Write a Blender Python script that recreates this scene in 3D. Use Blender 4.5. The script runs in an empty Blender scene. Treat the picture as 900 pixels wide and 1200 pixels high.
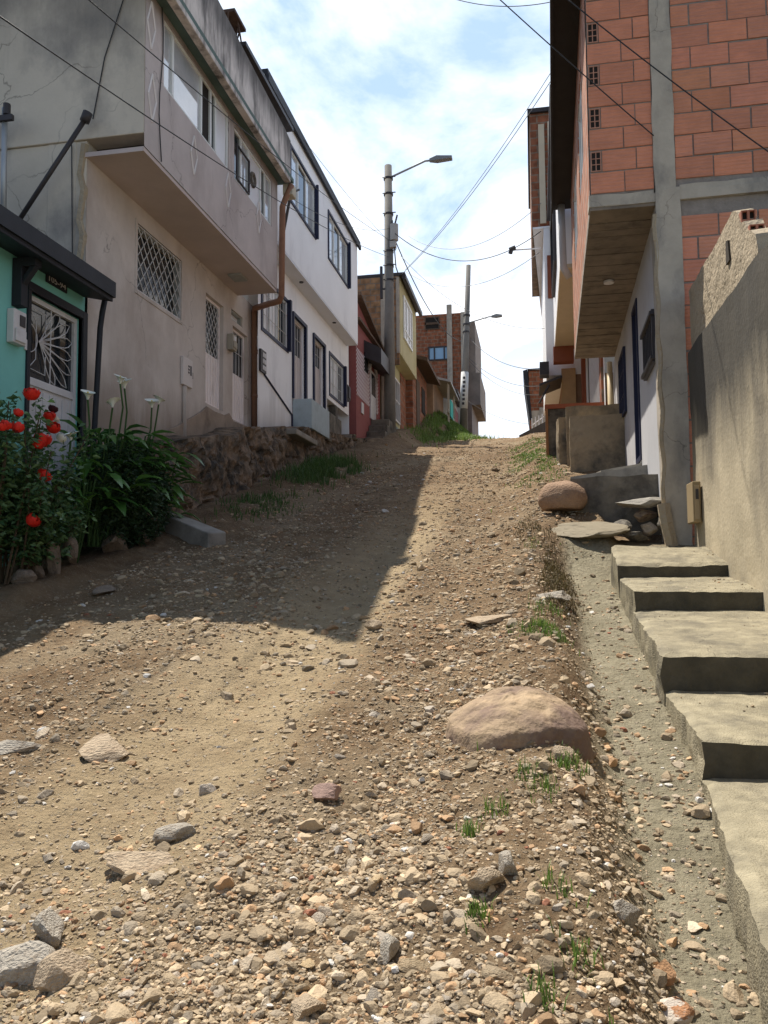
import bpy, bmesh, math, random
import numpy as np
from mathutils import Vector, Matrix, noise as mnoise

random.seed(7); rng = np.random.default_rng(11)
R = math.radians
scene = bpy.context.scene
COL = scene.collection

# ------------------------------------------------------------------ camera
YAW, PITCH, ROLL = R(10.5), R(4.0), R(0.5)
EYE = Vector((0, 0, 1.55)); FPX = 936.0
fw = Vector((-math.sin(YAW) * math.cos(PITCH), math.cos(YAW) * math.cos(PITCH), math.sin(PITCH)))
r0 = Vector((math.cos(YAW), math.sin(YAW), 0)); u0 = r0.cross(fw)
rt = math.cos(ROLL) * r0 - math.sin(ROLL) * u0
up = math.cos(ROLL) * u0 + math.sin(ROLL) * r0
cam = bpy.data.cameras.new('camera'); camo = bpy.data.objects.new('camera', cam); COL.objects.link(camo)
camo.matrix_world = Matrix(((rt.x, up.x, -fw.x, EYE.x), (rt.y, up.y, -fw.y, EYE.y), (rt.z, up.z, -fw.z, EYE.z), (0, 0, 0, 1)))
cam.sensor_fit = 'VERTICAL'; cam.sensor_height = 36; cam.lens = FPX * 36 / 1200
cam.clip_start = 0.05; cam.clip_end = 2000
scene.camera = camo

# ------------------------------------------------------------------ light
SUN_TRAVEL = Vector((0.355, -0.345, -1.0)).normalized()
SUN_EL = math.asin(-SUN_TRAVEL.z); SUN_AZ = math.atan2(-SUN_TRAVEL.x, -SUN_TRAVEL.y)
sun = bpy.data.lights.new('sun', 'SUN'); suno = bpy.data.objects.new('sun', sun); COL.objects.link(suno)
sun.energy = 5.0; sun.angle = R(0.55); sun.color = (1.0, 0.93, 0.82)
suno.rotation_euler = SUN_TRAVEL.to_track_quat('-Z', 'Y').to_euler()

world = bpy.data.worlds.new('World'); scene.world = world; world.use_nodes = True
nt = world.node_tree; nt.nodes.clear()
def wn(t, **k):
    n = nt.nodes.new(t)
    for a, b in k.items(): setattr(n, a, b)
    return n
sky = wn('ShaderNodeTexSky', sky_type='NISHITA', sun_disc=False, sun_elevation=SUN_EL, sun_rotation=SUN_AZ)
sky.air_density = 1.0; sky.dust_density = 1.2; sky.ozone_density = 1.0; sky.altitude = 2600
tc = wn('ShaderNodeTexCoord'); sep = wn('ShaderNodeSeparateXYZ'); nt.links.new(tc.outputs['Generated'], sep.inputs[0])
def wmath(op, a, b=None):
    n = wn('ShaderNodeMath', operation=op)
    for i, x in enumerate((a, b)):
        if x is None: continue
        if isinstance(x, (int, float)): n.inputs[i].default_value = x
        else: nt.links.new(x, n.inputs[i])
    return n.outputs[0]
zc = wmath('ADD', wmath('MAXIMUM', sep.outputs[2], 0.0), 0.28)
comb = wn('ShaderNodeCombineXYZ')
nt.links.new(wmath('DIVIDE', sep.outputs[0], zc), comb.inputs[0]); nt.links.new(wmath('DIVIDE', sep.outputs[1], zc), comb.inputs[1])
cn = wn('ShaderNodeTexNoise'); cn.inputs['Scale'].default_value = 2.3; cn.inputs['Detail'].default_value = 9; cn.inputs['Roughness'].default_value = 0.6
cn.inputs['Distortion'].default_value = 0.25
nt.links.new(comb.outputs[0], cn.inputs['Vector'])
cr = wn('ShaderNodeValToRGB'); cr.color_ramp.elements[0].position = 0.42; cr.color_ramp.elements[1].position = 0.60
nt.links.new(cn.outputs['Fac'], cr.inputs[0])
hz = wn('ShaderNodeMapRange'); hz.inputs['From Min'].default_value = 0.08; hz.inputs['From Max'].default_value = 0.42
hz.inputs['To Min'].default_value = 0.85; hz.inputs['To Max'].default_value = 0.0
nt.links.new(sep.outputs[2], hz.inputs['Value'])
fwd = wn('ShaderNodeMapRange'); fwd.inputs['From Min'].default_value = -0.15; fwd.inputs['From Max'].default_value = 0.45
nt.links.new(sep.outputs[1], fwd.inputs['Value'])
fac = wmath('MULTIPLY', wmath('MINIMUM', wmath('ADD', wmath('MULTIPLY', cr.outputs[0], 0.9), hz.outputs[0]), 0.97), wmath('ADD', wmath('MULTIPLY', fwd.outputs[0], 0.8), 0.2))
cn2 = wn('ShaderNodeTexNoise'); cn2.inputs['Scale'].default_value = 4.2; cn2.inputs['Detail'].default_value = 5
nt.links.new(comb.outputs[0], cn2.inputs['Vector'])
cr2 = wn('ShaderNodeValToRGB'); cr2.color_ramp.elements[0].position = 0.3; cr2.color_ramp.elements[1].position = 0.75
cr2.color_ramp.elements[0].color = (9.0, 9.6, 10.6, 1); cr2.color_ramp.elements[1].color = (11.6, 11.7, 11.8, 1)
nt.links.new(cn2.outputs['Fac'], cr2.inputs[0])
base = wn('ShaderNodeMix', data_type='RGBA'); nt.links.new(wmath('MULTIPLY', fwd.outputs[0], 0.6), base.inputs['Factor'])
base.inputs['B'].default_value = (6.0, 8.1, 11.2, 1)
nt.links.new(sky.outputs[0], base.inputs['A'])
mx = wn('ShaderNodeMix', data_type='RGBA')
nt.links.new(fac, mx.inputs['Factor']); nt.links.new(base.outputs['Result'], mx.inputs['A']); nt.links.new(cr2.outputs[0], mx.inputs['B'])
bg = wn('ShaderNodeBackground'); bg.inputs['Strength'].default_value = 0.097
nt.links.new(mx.outputs['Result'], bg.inputs['Color'])
wo = wn('ShaderNodeOutputWorld'); nt.links.new(bg.outputs[0], wo.inputs[0])

vs = scene.view_settings
vs.view_transform = 'Standard'; vs.look = 'None'; vs.gamma = 1.0; vs.exposure = 0.52; vs.use_curve_mapping = False
scene.render.engine = 'CYCLES'
scene.cycles.max_bounces = 6; scene.cycles.diffuse_bounces = 4; scene.cycles.use_denoising = True
scene.cycles.caustics_reflective = False; scene.cycles.caustics_refractive = False

# ------------------------------------------------------------------ helpers
def pray(px, py):
    return fw + rt * ((px - 450) / FPX) - up * ((py - 600) / FPX)

class Facade:
    """a vertical plane: s along the street, o outward towards the street, z up"""
    def __init__(s, O, d, n): s.O = Vector(O); s.d = Vector(d).normalized(); s.n = Vector(n).normalized()
    def W(s, a, o, z): p = s.O + s.d * a + s.n * o; return (p.x, p.y, z)
    def P(s, px, py, o=0.0):
        r = pray(px, py); O = s.O + s.n * o
        t = (O - EYE).dot(s.n) / r.dot(s.n); p = EYE + r * t
        return ((p - O).dot(s.d), p.z)
    def Rr(s, pts, o=0.0):
        q = [s.P(x, y, o) for x, y in pts]     # TL TR BR BL
        return ((q[0][0] + q[3][0]) / 2, (q[1][0] + q[2][0]) / 2, (q[2][1] + q[3][1]) / 2, (q[0][1] + q[1][1]) / 2)
def left_fac(u): return Facade((u, 0, 0), (0, 1, 0), (1, 0, 0))
def right_fac(u, v, deg): a = R(deg); return Facade((u, v, 0), (math.sin(a), math.cos(a), 0), (-math.cos(a), math.sin(a), 0))
def front_fac(v): return Facade((0, v, 0), (1, 0, 0), (0, -1, 0))
WORLD = Facade((0, 0, 0), (1, 0, 0), (0, 1, 0))   # s = x, o = y

class MB:
    def __init__(s): s.v = []; s.f = []; s.m = []; s.cur = 0; s.col = None; s.fc = []
    def add(s, vs_, fs, c=None):
        b = len(s.v); s.v += [tuple(p) for p in vs_]
        for f in fs: s.f.append(tuple(i + b for i in f)); s.m.append(s.cur); s.fc.append(c if c is not None else (1, 1, 1))
        return s
    def box(s, F, s0, s1, o0, o1, z0, z1, c=None, dz=0.0):
        P = [F.W(a, o, z + (dz if a == s1 else 0)) for z in (z0, z1) for o in (o0, o1) for a in (s0, s1)]
        return s.add(P, [(0, 2, 3, 1), (4, 5, 7, 6), (0, 1, 5, 4), (2, 6, 7, 3), (0, 4, 6, 2), (1, 3, 7, 5)], c)
    def prism(s, F, pts, o0, o1):
        n = len(pts); P = [F.W(a, o0, z) for a, z in pts] + [F.W(a, o1, z) for a, z in pts]
        fs = [tuple(range(n)), tuple(range(2 * n - 1, n - 1, -1))] + [(i, i + n, (i + 1) % n + n, (i + 1) % n) for i in range(n)]
        return s.add(P, fs)
    def slab(s, pts, z0s, z1s):
        """plan polygon with per-vertex bottoms and tops"""
        n = len(pts); P = [(p[0], p[1], z) for p, z in zip(pts, z0s)] + [(p[0], p[1], z) for p, z in zip(pts, z1s)]
        return s.add(P, [tuple(range(n - 1, -1, -1)), tuple(range(n, 2 * n))] + [(i, (i + 1) % n, (i + 1) % n + n, i + n) for i in range(n)])
    def quad(s, a, b, c, d): return s.add([a, b, c, d], [(0, 1, 2, 3)])
    def tube(s, pts, r, n=6, caps=True, r1=None):
        pts = [Vector(p) for p in pts]; m = len(pts); V = []; prev = None
        for i, p in enumerate(pts):
            t = (pts[min(i + 1, m - 1)] - pts[max(i - 1, 0)])
            t = t.normalized() if t.length > 1e-9 else Vector((0, 0, 1))
            a = Vector((0, 0, 1)) if abs(t.z) < 0.9 else Vector((1, 0, 0))
            x = t.cross(a).normalized() if prev is None else (prev - t * prev.dot(t)).normalized()
            prev = x; y = t.cross(x)
            rr = r if r1 is None else r + (r1 - r) * i / (m - 1)
            for k in range(n):
                an = 2 * math.pi * k / n; V.append(p + x * (rr * math.cos(an)) + y * (rr * math.sin(an)))
        fs = [(i * n + k, i * n + (k + 1) % n, (i + 1) * n + (k + 1) % n, (i + 1) * n + k) for i in range(m - 1) for k in range(n)]
        if caps: fs += [tuple(range(n - 1, -1, -1)), tuple(range((m - 1) * n, m * n))]
        return s.add(V, fs)
    def build(s, name, mats, parent=None, smooth=False, bevel=0.0, rec=True):
        me = bpy.data.meshes.new(name)
        off = parent.matrix_world.translation if parent and parent.get('_loc') is None else Vector((0, 0, 0))
        off = WLOC.get(parent.name, Vector((0, 0, 0))) if parent else Vector((0, 0, 0))
        me.from_pydata([(p[0] - off.x, p[1] - off.y, p[2] - off.z) for p in s.v], [], s.f)
        if not isinstance(mats, (list, tuple)): mats = [mats]
        for m in mats: me.materials.append(m)
        me.polygons.foreach_set('material_index', s.m)
        if smooth: me.polygons.foreach_set('use_smooth', [True] * len(s.f))
        if any(c != (1, 1, 1) for c in s.fc):
            at = me.color_attributes.new('tint', 'FLOAT_COLOR', 'CORNER')
            arr = []
            for f, c in zip(s.f, s.fc): arr += list(c + (1,)) * len(f)
            at.data.foreach_set('color', arr)
        if rec:
            bm = bmesh.new(); bm.from_mesh(me); bmesh.ops.recalc_face_normals(bm, faces=bm.faces); bm.to_mesh(me); bm.free()
        me.update()
        o = bpy.data.objects.new(name, me); COL.objects.link(o)
        if parent: o.parent = parent; WLOC[o.name] = off
        if bevel:
            b = o.modifiers.new('bevel', 'BEVEL'); b.width = bevel; b.segments = 2; b.limit_method = 'ANGLE'; b.angle_limit = R(40)
        return o
WLOC = {}

def thing(name, label, cat, loc, group=None):
    o = bpy.data.objects.new(name, None); COL.objects.link(o); o.location = loc; o.empty_display_size = .2
    WLOC[o.name] = Vector(loc); o['label'] = label; o['category'] = cat
    if group: o['group'] = group
    return o
def tag(o, label, cat, group=None, kind=None):
    o['label'] = label; o['category'] = cat
    if group: o['group'] = group
    if kind: o['kind'] = kind
    return o
def kind(o, k): o['kind'] = k; return o

# value noise on numpy arrays
def vnoise(x, y, seed=0):
    xi = np.floor(x).astype(np.int64); yi = np.floor(y).astype(np.int64); xf = x - xi; yf = y - yi
    def h(a, b):
        n = (a * 374761393 + b * 668265263 + seed * 982451653) & 0x7fffffff
        n = ((n ^ (n >> 13)) * 1274126177) & 0x7fffffff
        return ((n ^ (n >> 16)) & 0xffff) / 65535.0
    sx = xf * xf * (3 - 2 * xf); sy = yf * yf * (3 - 2 * yf)
    return (h(xi, yi) * (1 - sx) + h(xi + 1, yi) * sx) * (1 - sy) + (h(xi, yi + 1) * (1 - sx) + h(xi + 1, yi + 1) * sx) * sy
def fbm(x, y, o=4, seed=0):
    t = 0; a = .5
    for i in range(o): t = t + a * (vnoise(x, y, seed + i) - .5); x = x * 2.03 + 7.7; y = y * 2.03 + 3.1; a *= .5
    return t
def ss(a, b, x):
    t = np.clip((x - a) / (b - a), 0, 1); return t * t * (3 - 2 * t)

# ------------------------------------------------------------------ materials
MATS = {}
def M(name, base, rough=.85, var=.18, scale=2.5, stain=None, sscale=1.2, slo=.5, shi=.72, streak=1.0, bump=.25, bscale=35, tint=False, metallic=0, spec=.3, bdist=.01, fine=.0, rnd=0.0, base2=None):
    if name in MATS: return MATS[name]
    m = bpy.data.materials.new(name); m.use_nodes = True; t = m.node_tree; N = t.nodes; L = t.links
    b = N['Principled BSDF']; b.inputs['Roughness'].default_value = rough; b.inputs['Metallic'].default_value = metallic
    b.inputs['Specular IOR Level'].default_value = spec
    tcn = N.new('ShaderNodeTexCoord'); co = tcn.outputs['Object']
    n1 = N.new('ShaderNodeTexNoise'); n1.inputs['Scale'].default_value = scale; n1.inputs['Detail'].default_value = 7; n1.inputs['Roughness'].default_value = .62
    L.new(co, n1.inputs['Vector'])
    ra = N.new('ShaderNodeMapRange'); ra.inputs['From Min'].default_value = .25; ra.inputs['From Max'].default_value = .75
    L.new(n1.outputs['Fac'], ra.inputs['Value'])
    mixc = N.new('ShaderNodeMix'); mixc.data_type = 'RGBA'
    b2 = base2 or base
    mixc.inputs['A'].default_value = tuple(c * (1 - var) for c in base) + (1,)
    mixc.inputs['B'].default_value = tuple(min(1, c * (1 + var)) for c in b2) + (1,)
    L.new(ra.outputs[0], mixc.inputs['Factor']); out = mixc.outputs['Result']
    if stain:
        mp = N.new('ShaderNodeMapping'); mp.inputs['Scale'].default_value = (1, 1, streak); L.new(co, mp.inputs['Vector'])
        n2 = N.new('ShaderNodeTexNoise'); n2.inputs['Scale'].default_value = sscale; n2.inputs['Detail'].default_value = 8; n2.inputs['Roughness'].default_value = .65
        L.new(mp.outputs[0], n2.inputs['Vector'])
        r2 = N.new('ShaderNodeMapRange'); r2.inputs['From Min'].default_value = slo; r2.inputs['From Max'].default_value = shi; L.new(n2.outputs['Fac'], r2.inputs['Value'])
        mx2 = N.new('ShaderNodeMix'); mx2.data_type = 'RGBA'; mx2.inputs['B'].default_value = tuple(stain) + (1,)
        L.new(r2.outputs[0], mx2.inputs['Factor']); L.new(out, mx2.inputs['A']); out = mx2.outputs['Result']
    if tint:
        at = N.new('ShaderNodeAttribute'); at.attribute_name = 'tint'
        mm = N.new('ShaderNodeMix'); mm.data_type = 'RGBA'; mm.blend_type = 'MULTIPLY'; mm.inputs['Factor'].default_value = 1
        L.new(out, mm.inputs['A']); L.new(at.outputs['Color'], mm.inputs['B']); out = mm.outputs['Result']
    if rnd:
        oi = N.new('ShaderNodeObjectInfo'); hs = N.new('ShaderNodeHueSaturation')
        mr = N.new('ShaderNodeMapRange'); mr.inputs['To Min'].default_value = 1 - rnd; mr.inputs['To Max'].default_value = 1 + rnd
        L.new(oi.outputs['Random'], mr.inputs['Value']); L.new(mr.outputs[0], hs.inputs['Value']); L.new(out, hs.inputs['Color'])
        m3 = N.new('ShaderNodeMath'); m3.operation = 'MULTIPLY'; m3.inputs[1].default_value = 7.31; L.new(oi.outputs['Random'], m3.inputs[0])
        m4 = N.new('ShaderNodeMath'); m4.operation = 'FRACT'; L.new(m3.outputs[0], m4.inputs[0])
        m5 = N.new('ShaderNodeMapRange'); m5.inputs['To Min'].default_value = .6; m5.inputs['To Max'].default_value = 1.3; L.new(m4.outputs[0], m5.inputs['Value'])
        L.new(m5.outputs[0], hs.inputs['Saturation']); out = hs.outputs['Color']
    L.new(out, b.inputs['Base Color'])
    if bump:
        n3 = N.new('ShaderNodeTexNoise'); n3.inputs['Scale'].default_value = bscale; n3.inputs['Detail'].default_value = 6; L.new(co, n3.inputs['Vector'])
        bp = N.new('ShaderNodeBump'); bp.inputs['Strength'].default_value = bump; bp.inputs['Distance'].default_value = bdist
        L.new(n3.outputs['Fac'], bp.inputs['Height']); L.new(bp.outputs[0], b.inputs['Normal'])
    MATS[name] = m; return m

def glass_mat(name='window_glass', col=(.02, .025, .03), rough=.06):
    if name in MATS: return MATS[name]
    m = M(name, col, rough=rough, var=.1, bump=0.04, bscale=1.5, spec=.9, bdist=.02); return m

def brick_mat(name, c1, c2, mortar, bw=.33, bh=.13, ms=.012, axis='xz', bump=.6, stain=None):
    if name in MATS: return MATS[name]
    m = bpy.data.materials.new(name); m.use_nodes = True; t = m.node_tree; N = t.nodes; L = t.links; b = N['Principled BSDF']
    b.inputs['Roughness'].default_value = .9; b.inputs['Specular IOR Level'].default_value = .2
    g = N.new('ShaderNodeNewGeometry'); sp = N.new('ShaderNodeSeparateXYZ'); L.new(g.outputs['Position'], sp.inputs[0])
    cb = N.new('ShaderNodeCombineXYZ'); L.new(sp.outputs[0 if axis[0] == 'x' else 1], cb.inputs[0]); L.new(sp.outputs[2], cb.inputs[1])
    nz = N.new('ShaderNodeTexNoise'); nz.inputs['Scale'].default_value = 3; L.new(g.outputs['Position'], nz.inputs['Vector'])
    vm = N.new('ShaderNodeVectorMath'); vm.operation = 'SCALE'; vm.inputs['Scale'].default_value = .03; L.new(nz.outputs['Color'], vm.inputs[0])
    va = N.new('ShaderNodeVectorMath'); va.operation = 'ADD'; L.new(cb.outputs[0], va.inputs[0]); L.new(vm.outputs[0], va.inputs[1])
    br = N.new('ShaderNodeTexBrick'); br.inputs['Scale'].default_value = 1; br.inputs['Brick Width'].default_value = bw; br.inputs['Row Height'].default_value = bh
    br.inputs['Mortar Size'].default_value = ms; br.inputs['Bias'].default_value = 0
    br.inputs['Color1'].default_value = c1 + (1,); br.inputs['Color2'].default_value = c2 + (1,); br.inputs['Mortar'].default_value = mortar + (1,)
    L.new(va.outputs[0], br.inputs['Vector'])
    n1 = N.new('ShaderNodeTexNoise'); n1.inputs['Scale'].default_value = 5; n1.inputs['Detail'].default_value = 7; L.new(g.outputs['Position'], n1.inputs['Vector'])
    hs = N.new('ShaderNodeMix'); hs.data_type = 'RGBA'; hs.blend_type = 'MULTIPLY'; hs.inputs['Factor'].default_value = .8
    rp = N.new('ShaderNodeValToRGB'); rp.color_ramp.elements[0].color = (.45, .45, .45, 1); rp.color_ramp.elements[1].color = (1.25, 1.2, 1.15, 1)
    rp.color_ramp.elements[0].position = .3; rp.color_ramp.elements[1].position = .7
    L.new(n1.outputs['Fac'], rp.inputs[0]); L.new(br.outputs['Color'], hs.inputs['A']); L.new(rp.outputs[0], hs.inputs['B'])
    L.new(hs.outputs['Result'], b.inputs['Base Color'])
    bp = N.new('ShaderNodeBump'); bp.inputs['Strength'].default_value = bump; bp.inputs['Distance'].default_value = .02; bp.invert = True
    L.new(br.outputs['Fac'], bp.inputs['Height']); L.new(bp.outputs[0], b.inputs['Normal'])
    MATS[name] = m; return m

grey_plaster = M('grey_plaster', (.57, .515, .47), var=.14, scale=1.3, stain=(.40, .335, .29), sscale=1.1, slo=.44, shi=.72, streak=.6, bump=.2, bscale=30)
grey_upper_pl = M('upper_plaster', (.51, .455, .435), var=.13, scale=1.6, stain=(.33, .275, .26), sscale=1.5, slo=.48, shi=.8, streak=.35, bump=.2, bscale=30)
cement_side = M('cement_side', (.56, .50, .41), var=.15, scale=.9, stain=(.22, .205, .19), sscale=.7, slo=.45, shi=.68, streak=.8, bump=.3, bscale=22)
parapet_mat = M('weathered_parapet', (.60, .55, .51), var=.18, scale=3, stain=(.10, .09, .085), sscale=3.2, slo=.46, shi=.66, streak=.22, bump=.25, bscale=30)
soffit_mat = M('soffit_plaster', (.52, .44, .41), var=.1, scale=2, bump=.1)
white_pl = M('white_paint', (.88, .885, .90), var=.05, scale=1.1, stain=(.58, .58, .60), sscale=1.1, slo=.55, shi=.9, streak=.4, bump=.08, bscale=40)
teal = M('teal_paint', (.21, .53, .475), var=.09, scale=1.2, stain=(.11, .36, .32), sscale=1.4, slo=.52, shi=.85, streak=.5, bump=.1, bscale=35)
black_paint = M('black_paint', (.02, .022, .028), rough=.6, var=.3, bump=.15)
navy = M('navy_trim', (.018, .022, .055), rough=.55, var=.2, bump=.1)
dkgreen = M('dark_green_soffit', (.10, .15, .13), rough=.7, var=.25, bump=.1)
white_metal = M('white_metal', (.62, .60, .60), rough=.5, var=.1, scale=4, stain=(.40, .36, .34), sscale=3, slo=.56, shi=.8, bump=.08)
grille_metal = M('grille_metal', (.55, .54, .53), rough=.45, var=.15, bump=0)
pink_door = M('pink_door_sheet', (.82, .75, .73), rough=.55, var=.08, scale=3, stain=(.42, .34, .30), sscale=2.3, slo=.56, shi=.8, streak=.4, bump=.08)
frame_grey = M('grey_frame', (.34, .35, .33), rough=.6, var=.2, scale=6, bump=.15)
alu = M('aluminium_frame', (.72, .74, .72), rough=.4, var=.08, bump=0)
glass = glass_mat()
curtain = M('curtain_behind_glass', (.46, .48, .50), rough=.04, var=.35, scale=1.2, bump=.03, bscale=2, spec=1.0)
curtain.node_tree.nodes['Principled BSDF'].inputs['IOR'].default_value = 2.0
curtain2 = M('white_curtain', (.68, .68, .70), rough=.3, var=.1, scale=3, bump=.1, bscale=6, spec=.6)
copper_pipe = M('brown_pipe', (.30, .16, .10), rough=.6, var=.2, scale=3, stain=(.18, .09, .06), sscale=3, bump=.1)
cream_pvc = M('cream_pipe', (.58, .46, .28), rough=.5, var=.1, bump=.05)
concrete = M('concrete', (.30, .28, .245), var=.22, scale=4, stain=(.12, .11, .10), sscale=2.5, slo=.5, shi=.75, bump=.5, bscale=30)
step_mat = M('step_concrete', (.30, .262, .178), var=.36, scale=9, stain=(.13, .115, .085), sscale=3.2, slo=.46, shi=.7, bump=.9, bscale=110, bdist=.012)
column_mat = M('column_concrete', (.42, .375, .31), var=.18, scale=3.5, stain=(.17, .165, .155), sscale=2.6, slo=.5, shi=.78, streak=.5, bump=.5, bscale=25)
wall_mat = M('boundary_plaster', (.45, .385, .27), var=.2, scale=1.3, stain=(.20, .175, .135), sscale=1.3, slo=.45, shi=.75, streak=.4, bump=.5, bscale=26)
def mould_band(m, zlo, zhi, col, amount=1.0, scale=2.2):
    """dark weathering that starts at the exposed top edge of a wall"""
    T_ = m.node_tree; N_ = T_.nodes; b_ = N_['Principled BSDF']; src = b_.inputs['Base Color'].links[0].from_socket
    g_ = N_.new('ShaderNodeNewGeometry'); s_ = N_.new('ShaderNodeSeparateXYZ'); T_.links.new(g_.outputs['Position'], s_.inputs[0])
    mp_ = N_.new('ShaderNodeMapping'); mp_.inputs['Scale'].default_value = (1, 1, .17); T_.links.new(g_.outputs['Position'], mp_.inputs['Vector'])
    n_ = N_.new('ShaderNodeTexNoise'); n_.inputs['Scale'].default_value = scale; n_.inputs['Detail'].default_value = 9; n_.inputs['Roughness'].default_value = .68; T_.links.new(mp_.outputs[0], n_.inputs['Vector'])
    r_ = N_.new('ShaderNodeMapRange'); r_.inputs['From Min'].default_value = zlo; r_.inputs['From Max'].default_value = zhi; T_.links.new(s_.outputs[2], r_.inputs['Value'])
    ad = N_.new('ShaderNodeMath'); ad.operation = 'ADD'; T_.links.new(r_.outputs[0], ad.inputs[0]); T_.links.new(n_.outputs['Fac'], ad.inputs[1])
    r2_ = N_.new('ShaderNodeMapRange'); r2_.inputs['From Min'].default_value = .78; r2_.inputs['From Max'].default_value = 1.25; r2_.inputs['To Max'].default_value = amount; T_.links.new(ad.outputs[0], r2_.inputs['Value'])
    x_ = N_.new('ShaderNodeMix'); x_.data_type = 'RGBA'; x_.inputs['B'].default_value = col + (1,); T_.links.new(r2_.outputs[0], x_.inputs['Factor']); T_.links.new(src, x_.inputs['A']); T_.links.new(x_.outputs['Result'], b_.inputs['Base Color'])
def cracks(m, scale, width, dark=.55, lo=.5):
    T_ = m.node_tree; N_ = T_.nodes; b_ = N_['Principled BSDF']; src = b_.inputs['Base Color'].links[0].from_socket
    g_ = N_.new('ShaderNodeNewGeometry'); n_ = N_.new('ShaderNodeTexNoise'); n_.inputs['Scale'].default_value = scale * 3; n_.inputs['Detail'].default_value = 5; T_.links.new(g_.outputs['Position'], n_.inputs['Vector'])
    sc_ = N_.new('ShaderNodeVectorMath'); sc_.operation = 'SCALE'; sc_.inputs['Scale'].default_value = .5 / scale; T_.links.new(n_.outputs['Color'], sc_.inputs[0])
    ad = N_.new('ShaderNodeVectorMath'); T_.links.new(g_.outputs['Position'], ad.inputs[0]); T_.links.new(sc_.outputs[0], ad.inputs[1])
    v_ = N_.new('ShaderNodeTexVoronoi'); v_.feature = 'DISTANCE_TO_EDGE'; v_.inputs['Scale'].default_value = scale; T_.links.new(ad.outputs[0], v_.inputs['Vector'])
    r_ = N_.new('ShaderNodeMapRange'); r_.inputs['From Max'].default_value = width * scale; r_.inputs['To Min'].default_value = dark; r_.inputs['To Max'].default_value = 0; T_.links.new(v_.outputs['Distance'], r_.inputs['Value'])
    n2_ = N_.new('ShaderNodeTexNoise'); n2_.inputs['Scale'].default_value = scale * .9; T_.links.new(g_.outputs['Position'], n2_.inputs['Vector'])
    r2_ = N_.new('ShaderNodeMapRange'); r2_.inputs['From Min'].default_value = lo; r2_.inputs['From Max'].default_value = lo + .06; T_.links.new(n2_.outputs['Fac'], r2_.inputs['Value'])
    mu = N_.new('ShaderNodeMath'); mu.operation = 'MULTIPLY'; T_.links.new(r_.outputs[0], mu.inputs[0]); T_.links.new(r2_.outputs[0], mu.inputs[1])
    x_ = N_.new('ShaderNodeMix'); x_.data_type = 'RGBA'; x_.inputs['B'].default_value = (.03, .026, .022, 1); T_.links.new(mu.outputs[0], x_.inputs['Factor']); T_.links.new(src, x_.inputs['A']); T_.links.new(x_.outputs['Result'], b_.inputs['Base Color'])
cracks(wall_mat, .8, .006); cracks(grey_plaster, .55, .010, .5); cracks(cement_side, .45, .014, .5); cracks(grey_upper_pl, .6, .010, .45); cracks(step_mat, 1.6, .005, .6, .48); cracks(column_mat, 1.1, .006, .5)
mould_band(wall_mat, 1.9, 3.6, (.04, .037, .033), .9, 1.7)
mould_band(cement_side, 7.2, 10.2, (.09, .085, .08), .7, 1.2)
mould_band(grey_upper_pl, 7.9, 9.8, (.17, .145, .135), .75, 2.6)
mould_band(grey_plaster, 4.9, 3.2, (.25, .20, .155), .85, 1.6)
mould_band(white_pl, 5.6, 4.0, (.42, .40, .38), .7, 1.5)
mould_band(teal, 3.4, 2.0, (.09, .22, .19), .7, 1.5)
mould_band(parapet_mat, 9.0, 10.0, (.06, .055, .052), .8, 3.5)
rough_pl = M('rough_plaster', (.38, .31, .215), var=.22, scale=4, stain=(.30, .25, .18), sscale=4, slo=.52, shi=.75, bump=1.0, bscale=22, bdist=.025)
moss_pl = M('mossy_landing_plaster', (.36, .285, .19), var=.22, scale=3, stain=(.10, .088, .07), sscale=1.6, slo=.44, shi=.66, bump=.6, bscale=25)
dark_conc = M('dark_weathered_concrete', (.17, .15, .12), var=.3, scale=4, stain=(.05, .045, .04), sscale=2.6, slo=.42, shi=.65, bump=.7, bscale=22)
block_mat = M('clay_block', (.60, .25, .155), var=.13, scale=6, stain=(.50, .22, .145), sscale=5, slo=.48, shi=.66, streak=9, bump=.3, bscale=40, tint=True)
def ridges(m, scale):
    T_ = m.node_tree; N_ = T_.nodes; b_ = N_['Principled BSDF']; tc_ = N_.new('ShaderNodeTexCoord'); w_ = N_.new('ShaderNodeTexWave'); w_.bands_direction = 'Z'
    w_.inputs['Scale'].default_value = scale; w_.inputs['Distortion'].default_value = .6; w_.inputs['Detail Scale'].default_value = .4; T_.links.new(tc_.outputs['Object'], w_.inputs['Vector'])
    old = b_.inputs['Normal'].links[0].from_socket; bp_ = N_.new('ShaderNodeBump'); bp_.inputs['Strength'].default_value = .55; bp_.inputs['Distance'].default_value = .008
    T_.links.new(w_.outputs['Fac'], bp_.inputs['Height']); T_.links.new(old, bp_.inputs['Normal']); T_.links.new(bp_.outputs[0], b_.inputs['Normal'])
ridges(block_mat, 7.5)
mortar_mat = M('mortar', (.25, .22, .195), var=.25, scale=9, bump=.9, bscale=40)
hole_shade = M('hollow_shade', (.02, .015, .012), var=.2, bump=0)  # near-black colour standing in for the shade inside openings
iron = M('dark_iron', (.045, .04, .042), rough=.5, var=.3, bump=.1)
rust = M('rust', (.07, .045, .035), var=.35, scale=12, bump=.3)
wood_dark = M('dark_wood', (.10, .065, .045), var=.3, scale=6, bump=.4)
grey_house_wall = M('pale_grey_wall', (.50, .50, .52), var=.08, scale=1.6, stain=(.35, .34, .34), sscale=1.5, slo=.52, shi=.85, bump=.15)
red_pl = M('red_painted_plaster', (.27, .09, .085), var=.15, scale=2, stain=(.22, .06, .06), sscale=2, bump=.2)
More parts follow.
